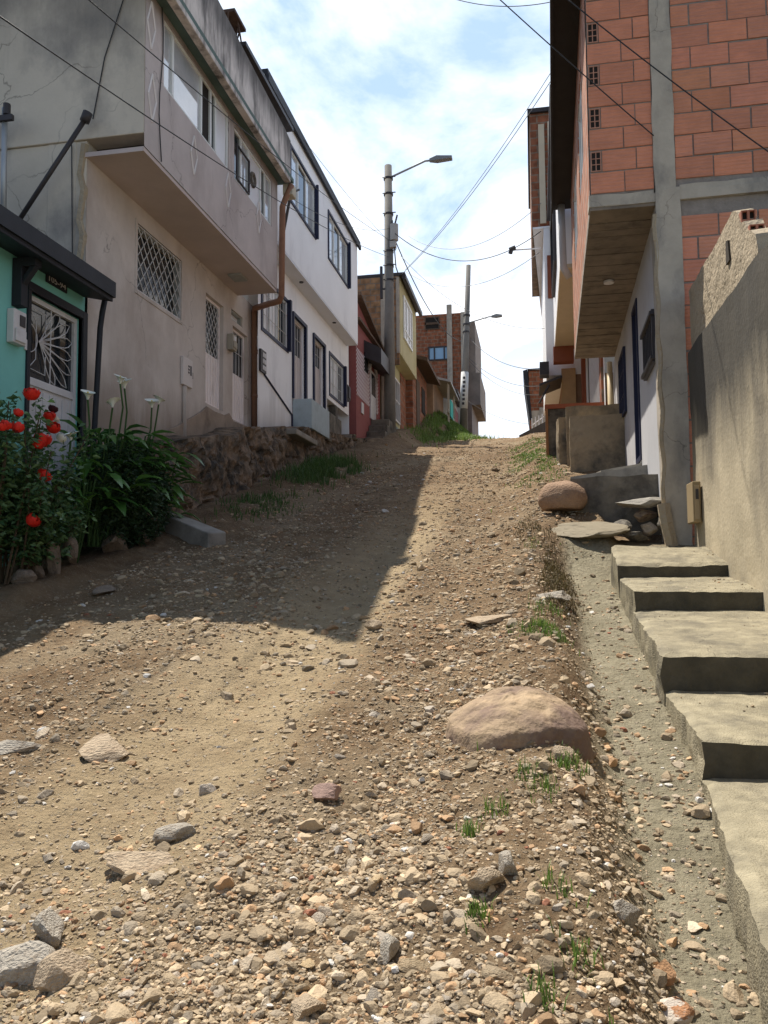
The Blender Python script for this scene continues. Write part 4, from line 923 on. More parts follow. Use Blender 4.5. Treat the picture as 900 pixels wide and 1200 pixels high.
# soffit (ribbed), slab, street facade of the upper floor
def soffit(name, zz, sA, sB):
    m_ = MB(); n = 34
    for i in range(n):
        a = sA + (sB - sA) * i / n; b2 = sA + (sB - sA) * (i + 1) / n - .012; dz_ = random.uniform(-.008, .004)
        m_.add([UW.W(a, 0, zz + dz_), UW.W(b2, 0, zz + dz_), LW.W(b2, 0.0, zz + dz_), LW.W(a, 0.0, zz + dz_), UW.W(a, 0, zz + .06), UW.W(b2, 0, zz + .06), LW.W(b2, 0, zz + .06), LW.W(a, 0, zz + .06)],
               [(0, 1, 2, 3), (0, 1, 5, 4), (1, 2, 6, 5), (2, 3, 7, 6), (3, 0, 4, 7), (4, 5, 6, 7)])
    return m_.build(name, M('formwork_soffit', (.20, .165, .13), var=.3, scale=2.5, stain=(.10, .085, .07), sscale=4, bump=.4), t)
soffit('soffit', ZB - .03, .0, 6.5)
mb = MB(); mb.add([UW.W(0, 0.0, ZB), UW.W(6.5, 0, ZB), UW.W(6.5, -4, ZB), UW.W(0, -4, ZB), UW.W(0, 0, ZB + .1), UW.W(6.5, 0, ZB + .1), UW.W(6.5, -4, ZB + .1), UW.W(0, -4, ZB + .1)], [(0, 1, 2, 3), (4, 5, 6, 7), (0, 1, 5, 4), (1, 2, 6, 5), (2, 3, 7, 6), (3, 0, 4, 7)])
mb.build('floor_slab', column_mat, t)
uwin = [(1.2, 2.6, 6.7, 8.0), (3.6, 5.2, 6.7, 8.0)]
mb = MB(); wall(mb, UW, .02, 6.5, ZB + .1, 9.0, uwin, 0); mb.box(UW, 6.45, 6.499, -4, -.001, ZB + .1, 9.0)
mb.build('upper_wall', brick_street, t)
for w in uwin: sash_window(t, UW, w, (w[0] + .6,), (glass, curtain))
mb = MB(); mb.box(UW, -.3, 6.9, -.2, .36, 8.62, 8.72); mb.box(UW, -.3, 6.9, .33, .37, 8.55, 8.80); mb.build('eave', M('dark_eave', (.035, .033, .034), var=.2), t)
mb = MB(); mb.box(UW, -.3, 6.6, -6, -.201, 8.9, 9.02); mb.build('roof', dark_conc, t)
mb = MB(); mb.tube([UW.W(6.7, .18, 8.7), UW.W(6.75, .17, 8.0), UW.W(6.8, .16, 7.4), UW.W(6.85, .05, 7.2)], .07, 10); mb.build('downpipe', M('grey_pipe', (.5, .5, .5), var=.1), t, smooth=True)
nw = (.44, 1.42, 3.86, 4.47); fwin = (4.25, 5.3, 4.02, 5.08); bd = (2.3, 2.95, 2.98, 5.22)
mb = MB(); wall(mb, LW, .0, 7.0, 1.9, ZB - .03, [fwin, bd], 0); mb.build('lower_wall', grey_house_wall, t)
mb = MB(); frame(mb, LW, bd[0] + .002, bd[1] - .002, bd[2] + .002, bd[3] - .002, .07, -.12, .02); mb.box(LW, bd[0] + .07, bd[1] - .07, -.1, -.06, bd[2] + .07, bd[3] - .07); dn = mb.build('door', navy, t)
mb = MB(); mb.tube([LW.W(bd[0] + .12, -.03, 4.0), LW.W(bd[0] + .12, -.03, 4.15)], .015, 6); mb.build('handle', grille_metal, dn)
mb = MB(); frame(mb, LW, *nw, .04, .003, .045); mb.box(LW, nw[0] + .04, nw[1] - .04, .003, .012, nw[2] + .05, nw[3] - .05)
for i in range(6): mb.tube([LW.W(nw[0] + .1 + i * .155, .03, nw[2]), LW.W(nw[0] + .1 + i * .155, .03, nw[3])], .01, 5)
for z_ in (nw[2] + .05, nw[3] - .05): mb.box(LW, nw[0] - .04, nw[1] + .04, -.0, .07, z_ - .02, z_ + .02)
mb.build('window', iron, t)
mb = MB(); frame(mb, LW, fwin[0] + .002, fwin[1] - .002, fwin[2] + .002, fwin[3] - .002, .05, -.1, .04)
for i in range(5): mb.tube([LW.W(fwin[0] + .15 + i * .19, .02, fwin[2]), LW.W(fwin[0] + .15 + i * .19, .02, fwin[3])], .01, 5)
for z_ in (4.35, 4.75): mb.tube([LW.W(fwin[0], .02, z_), LW.W(fwin[1], .02, z_)], .01, 5)
wd = mb.build('window', navy, t); mb = MB(); mb.box(LW, fwin[0] + .05, fwin[1] - .05, -.12, -.08, fwin[2] + .05, fwin[3] - .05); mb.build('pane', glass, wd)
s_, z_ = 2.6, ZB - .05
mb = MB(); c_ = Vector(UW.W(2.3, -.35, ZB - .04)); mb.tube([c_, c_ + Vector((0, 0, -.03))], .07, 12); mb.build('soffit_lamp', white_metal, t)
# downpipe at far end of lower wall
mb = MB(); mb.tube([LW.W(6.75, .08, 5.45), LW.W(6.7, .08, 4.3), LW.W(6.66, .12, 4.2), LW.W(6.5, .35, 4.14)], .055, 10); mb.build('downpipe', cream_pvc, t, smooth=True)

# ---- landings in front of the brick house
t = thing('landing', 'mossy dark concrete landing block in front of the blue door', 'landing', (1.0, 10, 2.1))
def rblock(par, pts, zb_, zt_, mat, seed, name='block', bevel=.04):
    m_ = MB(); n = len(pts); m_.slab(pts, [zb_] * n, zt_)
    o = m_.build(name, mat, par, bevel=0)
    sub = o.modifiers.new('sub', 'SUBSURF'); sub.subdivision_type = 'SIMPLE'; sub.levels = 4; sub.render_levels = 4
    tex = bpy.data.textures.get('rough_noise') or bpy.data.textures.new('rough_noise', 'CLOUDS'); tex.noise_scale = .28; tex.noise_depth = 4
    dm = o.modifiers.new('rough', 'DISPLACE'); dm.texture = tex; dm.strength = bevel * 1.6; dm.mid_level = .5; dm.texture_coords = 'GLOBAL'
    return o
rblock(t, [(.46, 9.75), (1.46, 9.55), (1.52, 10.6), (.5, 10.8)], 1.7, [2.60, 2.60, 2.64, 2.62], dark_conc, 1)
rblock(t, [(.50, 10.5), (1.50, 10.6), (1.6, 11.4), (.6, 11.3)], 1.9, [2.70, 2.84, 2.9, 2.74], concrete, 2, 'slab', .015)
rblock(t, [(.95, 11.3), (1.5, 11.2), (1.6, 12.4), (.95, 12.4)], 2.0, [2.86, 2.94, 3.0, 2.95], concrete, 3, 'slab', .015)
t = thing('landing', 'tall stained plaster landing block beyond the blue door', 'landing', (1.0, 14, 3.2))
rblock(t, [(.66, 13.7), (1.62, 13.7), (1.62, 14.5), (.7, 14.5)], 2.6, [4.08, 4.08, 4.1, 4.1], moss_pl, 4, 'block', .03)
rblock(t, [(.64, 14.6), (1.62, 14.55), (1.7, 16.0), (.74, 16.0)], 2.6, [4.42, 4.42, 4.45, 4.45], moss_pl, 5, 'block', .03)
rblock(t, [(.52, 15.0), (.72, 15.0), (.72, 15.8), (.5, 15.8)], 2.6, [4.3, 4.3, 4.35, 4.35], moss_pl, 6, 'post', .05)
t = thing('parapet', 'low porch parapet with terracotta top and orange post behind the stained landing', 'parapet', (.9, 16.3, 3.4))
mb = MB(); mb.box(WORLD, .36, 1.6, 16.2, 16.34, 3.0, 4.70); mb.build('parapet_wall', dark_conc, t)
mb = MB(); mb.box(WORLD, .30, 1.6, 16.16, 16.38, 4.702, 4.79); mb.build('capping', terracotta, t)
mb = MB(); mb.box(WORLD, .31, .36, 16.14, 16.19, 3.0, 4.70); mb.build('post', M('orange_post', (.30, .15, .07), var=.2), t)

# ---- white house with cream overhang (right)
t = thing('house', 'white fronted house with cream overhang and terracotta beam past the brick house', 'house', (1.5, 19, 4))
H2 = right_fac(1.46, 15.9, .6); H2U = right_fac(.66, 15.95, .5)
mb = MB(); wall(mb, H2, .02, 11.5, 3.2, 7.5, [(4.3, 6.0, 4.2, 7.2)], 0); mb.build('wall', white_pl, t)
mb = MB(); mb.box(H2, 6.05, 6.6, .003, .10, 4.2, 7.45); mb.build('pilaster', terracotta, t)
mb = MB(); mb.box(H2, 4.302, 5.998, -.12, -.05, 4.2, 7.2); mb.build('door', iron, t)
mb = MB(); mb.box(H2, .8, 4.1, .003, .03, 4.4, 7.2); ribs(mb, H2, .8, 4.1, 4.4, 7.2, .03, 9, .06, .02); mb.build('shutter', white_metal, t)
mb = MB(); mb.box(H2, .3, .75, .003, .05, 4.2, 7.3); mb.build('brick_edge', brick_far_y, t)
mb = MB(); mb.box(H2U, .05, 6.2, -3.5, 0, 7.58, 11.2); mb.build('upper_wall', white_pl, t)
mb = MB(); mb.box(H2U, .05, 6.2, -.9, -.003, 7.50, 7.579); mb.build('soffit', cream_pl, t)
mb = MB(); mb.box(H2U, 5.85, 6.2, -.50, .04, 7.08, 7.499); mb.build('beam', terracotta, t)
mb = MB(); frame(mb, H2U, 2.0, 4.5, 8.4, 10.2, .06, .003, .08); wd = mb.build('window', iron, t); mb = MB(); mb.box(H2U, 2.06, 4.44, .002, .03, 8.46, 10.14); mb.build('pane', glass, wd)
mb = MB(); mb.box(H2U, .0, 6.3, -3.7, .12, 11.2, 11.32); mb.build('roof', iron, t)

# ---- tall narrow house beyond (right)
t = thing('house', 'tall narrow house with brick upper corner and white lower corner beyond the brick house', 'house', (.6, 23, 5))
E3 = front_fac(22.6); H3 = right_fac(.12, 22.6, .6)
def e3(px, y=300): return E3.P(px, y)[0]
zt3 = E3.P(640, 132)[1]
mb = MB(); mb.box(E3, .18, 4, -6, 0, E3.P(640, 265)[1], zt3); mb.build('upper_wall', brick_far, t)
mb = MB(); mb.box(E3, e3(634), e3(641), .003, .05, E3.P(640, 262)[1], zt3 - .35); mb.box(E3, e3(645), e3(652), .003, .06, E3.P(640, 300)[1], zt3 - .3); mb.build('pilaster', cream_pl, t)
mb = MB(); mb.box(E3, .12, 4, -6.2, .1, zt3, zt3 + .12); mb.build('roof', iron, t)
H3R = right_fac(.18, 22.6, 2.4)
mb = MB(); mb.box(E3, .5, 4, -6, -.01, 6.9, E3.P(640, 265)[1] - .06); mb.build('wall', white_pl, t)
mb = MB(); mb.box(H3R, .15, 14.0, -2.5, 0, E3.P(640, 265)[1], zt3 - .02); mb.build('street_wall', cream_pl, t)
mb = MB(); mb.box(H3R, .01, 14.0, -2.5, -.02, E3.P(640, 265)[1] - .055, E3.P(640, 265)[1] - .003); mb.build('soffit', white_pl, t)
mb = MB(); mb.box(H3R, 1.0, 14.0, -3, -.75, 6.0, E3.P(640, 265)[1] - .06); mb.build('lower_street_wall', white_pl, t)
mb = MB(); mb.box(E3, e3(641), e3(647), .003, .04, E3.P(640, 350)[1], E3.P(640, 300)[1]); mb.build('brown_panel', terracotta, t)
mb = MB(); mb.box(E3, .95, 4, -8, -.02, 4, 6.9); mb.build('ground_floor', brown_pl, t)
mb = MB(); mb.box(E3, .90, 1.28, .01, .12, 5.0, 7.05); mb.build('post', M('tan_post', (.45, .30, .16), var=.2), t)
mb = MB(); mb.add([(.28, 22.0, 6.55), (.9, 22.0, 6.75), (.9, 22.0, 6.7), (.28, 22.0, 6.48), (.28, 23.4, 6.55), (.9, 23.4, 6.75), (.9, 23.4, 6.7), (.28, 23.4, 6.48)], [(0, 1, 2, 3), (4, 5, 6, 7), (0, 1, 5, 4), (2, 3, 7, 6), (0, 3, 7, 4), (1, 2, 6, 5)])
mb.tube([(.26, 22.0, 6.0), (.55, 22.0, 6.5)], .03, 5); mb.box(WORLD, .3, .55, 22.0, 22.5, 6.8, 7.15); mb.build('awning', iron, t)

# ---- far right brick house
t = thing('house', 'small brick house with black roof side at the end of the street', 'house', (.8, 40, 8))
E4 = front_fac(40.0); zz = E4.P(630, 434)[1]; xa = E4.P(620, 460)[0]
mb = MB(); mb.box(E4, xa, 3.5, -5, 0, 7.0, zz); mb.build('wall', brick_far, t)
mb = MB(); mb.add([E4.W(xa - .06, .1, zz + .06), E4.W(xa - .28, .1, zz), E4.W(xa - .0, .1, E4.P(622, 492)[1]), E4.W(xa + .12, .1, E4.P(624, 492)[1])] + [E4.W(xa - .06, -5, zz + .06), E4.W(xa - .28, -5, zz), E4.W(xa - .0, -5, E4.P(622, 492)[1]), E4.W(xa + .12, -5, E4.P(624, 492)[1])],
                [(0, 1, 2, 3), (4, 5, 6, 7), (0, 1, 5, 4), (1, 2, 6, 5), (2, 3, 7, 6), (3, 0, 4, 7)]); mb.box(E4, xa - .05, 3.6, -5, .12, zz, zz + .08)
mb.build('roof', black_paint, t)
mb = MB(); mb.box(E4, E4.P(632, 480)[0], E4.P(641, 480)[0], .003, .08, 7.4, E4.P(635, 478)[1]); mb.box(E4, xa + .1, E4.P(632, 480)[0], .003, .05, 7.2, E4.P(635, 481)[1]); mb.build('cement_patch', column_mat, t)
mb = MB(); mb.box(E4, E4.P(640, 480)[0], E4.P(645, 480)[0], .09, .15, 7.4, E4.P(642, 476)[1]); mb.build('door', M('pale_cyan', (.55, .68, .68), var=.1), t)
mb = MB(); mb.slab([(-.45, 33.5), (.75, 32.0), (1.2, 34), (.2, 36)], [6.3] * 4, [7.02, 7.35, 7.45, 7.3]); tag(mb.build('ramp_slab', M('dark_slab', (.06, .05, .045), var=.3)), 'dark tilted ramp slab at the crest before the far brick house', 'ramp')
t = thing('fence', 'low pale railing beside the far brick house', 'fence', (.2, 37.5, 7.6))
for i in range(4): MB().tube([(.1 + .16 * i, 37.5, 7.5), (.1 + .16 * i, 37.5, 8.45 + .06 * i)], .025, 5).build('post', white_metal, t)
MB().tube([(.08, 37.5, 8.1), (.65, 37.5, 8.5)], .025, 5).tube([(.08, 37.5, 7.9), (.65, 37.5, 8.2)], .025, 5).build('rail', white_metal, t)

# ================================================================== poles and cables
def lamp(par, base_, tip, head_len, s=1.0):
    b_ = Vector(base_); t_ = Vector(tip); m1 = b_.lerp(t_, .85); m1.z = t_.z
    a_ = MB().tube([b_, m1, t_], .035 * s, 8).build('lamp_arm', M('galv_arm', (.30, .31, .32), rough=.5, var=.1, bump=0), par, smooth=True)
    d_ = Vector((t_.x - b_.x, t_.y - b_.y, 0)).normalized(); n_ = Vector((-d_.y, d_.x, 0)); F_ = Facade(t_, d_, n_); z = t_.z
    m_ = MB(); w = .13
    m_.add([F_.W(a, o, z + h) for a, o, h in ((-.05, -.06, .05), (-.05, .06, .05), (.2, w, .10), (.2, -w, .10), (head_len, w * .9, .05), (head_len, -w * .9, .05), (-.05, -.06, -.04), (-.05, .06, -.04), (.2, w, -.06), (.2, -w, -.06), (head_len, w * .9, -.03), (head_len, -w * .9, -.03))],
           [(0, 1, 2, 3), (3, 2, 4, 5), (6, 9, 8, 7), (9, 11, 10, 8), (0, 6, 7, 1), (1, 7, 8, 2), (2, 8, 10, 4), (4, 10, 11, 5), (5, 11, 9, 3), (3, 9, 6, 0)])
    h_ = m_.build('lamp_head', M('lamp_casing', (.22, .23, .24), rough=.5, var=.1, bump=0), a_, bevel=.01)
    return a_
zb1 = gz(-4.59, 26)
t = thing('utility_pole', 'tall concrete utility pole with street lamp and transformer in front of yellow house', 'pole', (-4.59, 26, zb1))
MB().tube([(-4.59, 26, zb1 - .3), (-4.57, 26, 15.25)], .20, 14, r1=.125).build('pole', pole_conc, t, smooth=True)
for z_ in (14.75, 14.2, 13.5, 12.2, 11.7, 11.2): MB().tube([(-4.57, 26, z_), (-4.57, 26, z_ + .07)], .165, 12).tube([(-4.75, 25.86, z_ + .03), (-4.3, 25.86, z_ + .03)], .02, 5).build('clamp', iron, t)
p0 = Vector((-4.45, 26, 14.85)); fr = Facade((0, 26, 0), (1, 0, 0), (0, -1, 0)); a = fr.P(505, 188)
lamp(t, p0, (a[0], 26, a[1]), .72)
mb = MB(); mb.tube([(-4.36, 25.85, 12.55), (-4.36, 25.85, 12.7), (-4.36, 25.85, 13.05), (-4.36, 25.85, 13.1)], .14, 12); mb.box(WORLD, -4.5, -4.3, 25.75, 25.95, 12.3, 12.5)
tf = mb.build('transformer', M('transformer_grey', (.38, .37, .35), var=.15), t, smooth=False)
mb = MB(); mb.tube([(-4.32, 25.8, 13.1), (-4.24, 25.8, 13.4)], .03, 6); mb.tube([(-4.42, 25.85, 13.1), (-4.42, 25.85, 13.25)], .03, 6); mb.tube([(-4.35, 25.8, 12.3), (-4.3, 25.8, 11.6), (-4.2, 25.8, 11.3)], .02, 5); mb.build('bushing', iron, tf)
mb = MB(); mb.box(WORLD, -4.86, -4.78, 25.85, 25.95, 10.6, 11.7); mb.box(WORLD, -4.86, -4.6, 25.88, 25.92, 10.9, 10.95); mb.build('bracket', iron, t)
zb2 = gz(-3.3, 41)
fr2 = Facade((0, 41, 0), (1, 0, 0), (0, -1, 0)); pb = fr2.P(543, 488); pt = fr2.P(549, 311)
t = thing('utility_pole', 'leaning concrete utility pole with white painted band on the grassy bank', 'pole', (pb[0], 41, pb[1] - .2))
MB().tube([(pb[0] - .02, 41, pb[1] - .8), (pt[0], 41, pt[1])], .20, 14, r1=.12).build('pole', pole_conc, t, smooth=True)
v0 = Vector((pb[0], 41, pb[1])); v1 = Vector((pt[0], 41, pt[1]))
MB().tube([v0.lerp(v1, .05), v0.lerp(v1, .29)], .212, 14, r1=.196).build('painted_band', M('band_white', (.6, .6, .58), var=.1), t, smooth=True)
mb = MB()
for k in range(7): p_ = v0.lerp(v1, .08 + k * .028); mb.box(WORLD, p_.x - .07, p_.x + .05 + .02 * (k % 2), 40.77, 40.785, p_.z - .07, p_.z + .06)
mb.build('band_lettering', iron, t)
a1 = fr2.P(547, 379); a2 = fr2.P(577, 371); lamp(t, (a1[0], 41, a1[1]), (a2[0], 41, a2[1]), .5)
mb = MB()
for f in (.55, .60, .66): p_ = v0.lerp(v1, f); mb.tube([p_, p_ + Vector((0, 0, .08))], .19, 12)
mb.build('clamp', iron, t)

def pxp(px, py, Y): return Vector(Facade((0, Y, 0), (1, 0, 0), (0, -1, 0)).W(*(lambda q2: (q2[0], 0, q2[1]))(Facade((0, Y, 0), (1, 0, 0), (0, -1, 0)).P(px, py))))
wire_mat = M('weathered_wire', (.22, .22, .23), rough=.5, var=.1, bump=0)
def cable(a, b2, sag, r, label, grp='overhead cables', thin=False):
    a = Vector(a); b2 = Vector(b2); n = 24
    pts = [a.lerp(b2, i / n) - Vector((0, 0, sag * 4 * (i / n) * (1 - i / n))) for i in range(n + 1)]
    o = MB().tube(pts, r * .62, 5).build('power_cable', cable_mat, smooth=True); tag(o, label, 'cable', grp)
    if thin: o.data.materials[0] = wire_mat
    return o
P1 = lambda z: (-4.55, 25.9, z)
cable(pxp(-40, -8, 5.2), P1(pxp(447, 303, 26).z), .25, .012, 'black cable crossing low over the grey house front to the first pole')
cable(pxp(95, -8, 6.5), P1(pxp(447, 283, 26).z), .15, .011, 'black cable passing the grey house upper windows to the first pole')
cable(pxp(347, 152, 16.2), P1(pxp(447, 285, 26).z), .1, .009, 'thin cable from the white house roof edge to the first pole')
cable(pxp(335, 228, 14.6), P1(pxp(447, 270, 26).z), .3, .009, 'thin cable from the brown downpipe corner to the first pole')
cable(pxp(545, -38, 8.76), pxp(766, 159, 8.85), .02, .011, 'black cable ending on the concrete column of the brick house')
cable(pxp(660, -5, 8.75), pxp(925, 195, 8.3), .04, .012, 'black cable slanting across the red block wall')
cable(pxp(530, -2, 12), pxp(660, -1, 11), .12, .010, 'cable crossing the sky at the top of the street view')
cable(P1(pxp(463, 264, 26).z), pxp(541, 400, 41), .9, .03, 'thick black cable from the first pole down to the leaning pole')
cable(P1(pxp(463, 268, 26).z), pxp(634, 271, 22.5), 1.0, .02, 'sagging cable from the first pole to the tall narrow house')
cable(pxp(478, 276, 30), pxp(634, 238, 22.5), .9, .014, 'thin sagging cable above the first pole cable to the narrow house', thin=True)
cable(pxp(475, 318, 30), pxp(632, 296, 22.5), .8, .014, 'faint sagging cable below the camera arm', thin=True)
cable(pxp(470, 322, 27), pxp(652, 85, 16), .3, .014, 'rising wire from the first pole to the brick house eave', thin=True)
cable(pxp(475, 316, 27), pxp(655, 70, 16), .3, .012, 'second rising wire just above the first rising wire', thin=True)
cable(pxp(552, 398, 41), pxp(650, 432, 24), .5, .02, 'dark cable from the leaning pole to the awning on the right')
cable(pxp(550, 420, 41), pxp(640, 452, 34), .5, .018, 'lower dark cable from the leaning pole to the far brick house')
cable(pxp(550, 423, 41), pxp(640, 462, 36), .6, .016, 'lowest loose cable from the leaning pole to the far brick house')
cable(pxp(548, 470, 43), pxp(622, 497, 40), .25, .016, 'short cable low over the crest beside the far brick house')
cable(pxp(470, 300, 26.5), pxp(640, 385, 24), .7, .012, 'long faint wire from the first pole down to the right houses', thin=True)
t = thing('security_camera', 'small security camera on a long arm from the tall narrow house', 'camera', tuple(pxp(634, 291, 22.4)))
MB().tube([pxp(634, 291, 22.4), pxp(603, 293, 22.0)], .02, 6).build('arm', white_metal, t)
MB().tube([pxp(604, 290, 22.0), pxp(597, 293, 22.0)], .07, 8).tube([pxp(599, 293, 22), pxp(598, 297, 22)], .06, 8).build('camera_body', iron, t)

# ================================================================== stones
def ico(sub):
    bm = bmesh.new(); bmesh.ops.create_icosphere(bm, subdivisions=sub, radius=1)
    v = np.array([x.co[:] for x in bm.verts]); f = np.array([[y.index for y in x.verts] for x in bm.faces]); bm.free(); return v, f
def rock(sub, seed, cuts=9, rough=.06, flat=.7):
    r = np.random.default_rng(seed); v, f = ico(sub); v = v.copy()
    for _ in range(cuts):
        n = r.normal(size=3); n /= np.linalg.norm(n); d = r.uniform(.42, .80)
        ex = np.maximum(0, v @ n - d); v -= ex[:, None] * n
    if rough:
        off = r.uniform(0, 99, 3)
        for i in range(len(v)):
            p = Vector(v[i]); nn = mnoise.noise(p * 1.8 + Vector(off)) * rough * 1.6 + mnoise.noise(p * 5 + Vector(off)) * rough * .7
            v[i] *= 1 + nn
    v *= r.uniform(.8, 1.2, 3); v[:, 2] *= flat
    return v, f
stone_mat = M('loose_stone', (.44, .355, .25), rough=.9, var=.28, scale=3, stain=(.24, .17, .11), sscale=2.4, slo=.48, shi=.7, bump=.5, bscale=9, bdist=.06, rnd=.32)
gravel_m = M('gravel_stone', (.95, .95, .95), rough=.92, var=.22, scale=60, bump=.7, bscale=160, bdist=.006, tint=True)

# candidate positions, evenly spread over log distance
def candidates(n, seed, vmin=1.5, vmax=17):
    r = np.random.default_rng(seed)
    v = np.exp(r.uniform(math.log(vmin), math.log(vmax), n)); lo = np.maximum(-4.3, -.85 * v - .4); hi = np.minimum(.78, .35 * v + .3)
    u = lo + (hi - lo) * r.random(n); return u, v, r
def density(u, v):
    gv_ = gut_mask(u, v); dm = dust_mask(u, v)
    patch = np.clip(.42 + 3.6 * fbm(u * 1.5, v * 1.1, 3, 21), .04, 1)
    center = np.exp(-((u + .35) / .75) ** 2)
    near_l = ss(3.4, 2.0, v)
    d = .25 + .34 * np.clip(.45 + 4.5 * fbm(u * 2.5, v * .8, 3, 41), 0, 1) + .75 * center * patch * (1 - ss(5, 10, v) * .75) + .22 * near_l * patch
    d = d * (1 - .72 * dm * (1 - near_l * .4)) * (1 - (.8 - .35 * np.exp(-((u - .33) / .1) ** 2)) * gv_)
    d = d * (1 - .45 * ss(-3, -3.8, u))
    return np.clip(d, 0.03, 1)
def stone_cols(n, r):
    base_ = np.array([.405, .315, .208]) * np.exp(r.normal(0, .24, (n, 1)))
    t_ = r.random(n)[:, None]
    base_ = np.where(t_ < .13, base_ * np.array([1.08, .9, .78]), base_)
    base_ = np.where((t_ > .13) & (t_ < .33), base_ * np.array([.94, 1.0, 1.12]), base_)
    base_ = np.where(t_ > .985, np.array([.66, .63, .58]), base_)
    base_ = np.where((t_ > .978) & (t_ < .985), np.array([.34, .15, .09]), base_)
    return np.clip(base_, .03, .85)
u, v, r = candidates(190000, 5, 1.5, 22)
keep = r.random(len(u)) < density(u, v); u, v = u[keep], v[keep]
size = np.exp(r.normal(math.log(.0068), .58, len(u))); size = np.clip(size * (.92 + .40 * ss(3.5, 10, v)), .004, .04)
nb = 1150
u2, v2, _r = candidates(6500, 6); kp = _r.random(len(u2)) < density(u2, v2) ** 1.3; u2, v2 = u2[kp][:nb * 2], v2[kp][:nb * 2]
s2 = np.clip(np.exp(_r.normal(math.log(.0165), .45, len(u2))), .010, .050) * (.70 + .30 * ss(2, 5, v2) + .45 * ss(6, 13, v2))
order = np.argsort(-(s2 / v2)); IND = order[:270]; REST = order[270:]
v3 = np.exp(rng.uniform(math.log(5), math.log(30), 14000)); u3 = rng.uniform(-4.2, .7, 14000)
k3 = rng.random(14000) < .10 + .5 * np.clip(.2 + 3.5 * fbm(u3 * 1.1, v3 * .5, 3, 77), 0, 1); k3 &= ~((u3 > .1) & (v3 < 9)); u3, v3 = u3[k3], v3[k3]
s3 = np.clip(np.exp(rng.normal(math.log(.019), .5, len(u3))), .01, .07)
u = np.concatenate([u, u3]); v = np.concatenate([v, v3]); size = np.concatenate([size, s3])
u = np.concatenate([u, u2[REST]]); v = np.concatenate([v, v2[REST]]); size = np.concatenate([size, s2[REST]])
gx, gy, gs, gzz = [], [], [], []
for (cx, cy, rx, ry, n_, m_) in ((.36, 4.35, .09, .45, 90, .017), (.42, 3.75, .12, .3, 70, .016), (.30, 3.0, .12, .5, 90, .014), (.33, 2.45, .14, .25, 60, .015), (.55, 5.5, .1, 1.2, 60, .012), (.28, 6.5, .12, .8, 50, .013), (.68, 4.4, .03, 1.2, 60, .016), (.66, 6.0, .03, 1.0, 50, .016), (.62, 3.2, .04, .5, 40, .012)):
    gx += list(rng.normal(cx, rx, n_)); gy += list(rng.normal(cy, ry, n_)); gs += list(np.clip(np.exp(rng.normal(math.log(m_), .5, n_)), .005, .045)); gzz += [np.nan] * n_
for (ya, yb, xa_, za, zb_) in ((2.0, 3.8, .8, .53, .60), (3.9, 4.78, .76, .77, .845), (4.9, 6.28, .76, 1.05, 1.205), (6.4, 7.25, .78, 1.37, 1.445), (7.4, 7.9, .8, 1.57, 1.69)):
    for _ in range(70):
        f_ = rng.random(); gx.append(xa_ + (1.64 - xa_) * (1 - rng.random() ** 2.0)); gy.append(ya + (yb - ya) * f_); gs.append(float(np.clip(np.exp(rng.normal(math.log(.005), .5)), .003, .014))); gzz.append(za + (zb_ - za) * f_ - .003)
u = np.concatenate([u, gx]); v = np.concatenate([v, gy]); size = np.concatenate([size, gs])
z = ground(u, v); gzz = np.array(gzz); z[-len(gx):] = np.where(np.isnan(gzz), z[-len(gx):], gzz)
print('gravel', len(u))
protos = [rock(1, i, 6, .05, .75) for i in range(12)]
protos1 = [rock(2, 50 + i, 10, .05, .72) for i in range(14)]
VV, FF, CC = [], [], []; base_i = 0
cols = stone_cols(len(u), r); px = size / v
for big, pr in ((False, protos), (True, protos1)):
    sel0 = (px * 800 > 4.6) == big
    for k, (pv, pf) in enumerate(pr):
        s_i = np.where(sel0 & (np.arange(len(u)) % len(pr) == k))[0]
        if not len(s_i): continue
        ang = r.uniform(0, 2 * math.pi, len(s_i)); ca, sa = np.cos(ang), np.sin(ang)
        tx = r.normal(.1, .35, len(s_i)); P = pv[None] * np.ones((len(s_i), 1, 1)) * size[s_i][:, None, None]
        st_ = r.uniform(.75, 1.45, (len(s_i), 1)); P[:, :, 0] *= st_
        y = P[:, :, 1] * np.cos(tx)[:, None] - P[:, :, 2] * np.sin(tx)[:, None]; zz_ = P[:, :, 1] * np.sin(tx)[:, None] + P[:, :, 2] * np.cos(tx)[:, None]
        X = P[:, :, 0] * ca[:, None] - y * sa[:, None] + u[s_i][:, None]; Y = P[:, :, 0] * sa[:, None] + y * ca[:, None] + v[s_i][:, None]
        Zz = zz_ + (z[s_i] + size[s_i] * .02)[:, None]
        VV.append(np.stack([X, Y, Zz], -1).reshape(-1, 3)); n_ = len(pv)
        FF.append((pf[None] + (np.arange(len(s_i)) * n_)[:, None, None]).reshape(-1, 3) + base_i); base_i += n_ * len(s_i)
        CC.append(np.repeat(cols[s_i], n_, axis=0))
VV = np.concatenate(VV); FF = np.concatenate(FF); CC = np.concatenate(CC)
me = bpy.data.meshes.new('gravel'); np_mesh(me, VV, FF, smooth=False)
at = me.color_attributes.new('tint', 'FLOAT_COLOR', 'POINT'); at.data.foreach_set('color', np.concatenate([CC, np.ones((len(CC), 1))], 1).astype(np.float32).ravel())
me.materials.append(gravel_m); go2 = bpy.data.objects.new('gravel', me); COL.objects.link(go2); go2['kind'] = 'stuff'
tag(go2, 'fine mixed gravel scattered over the dirt road', 'gravel')

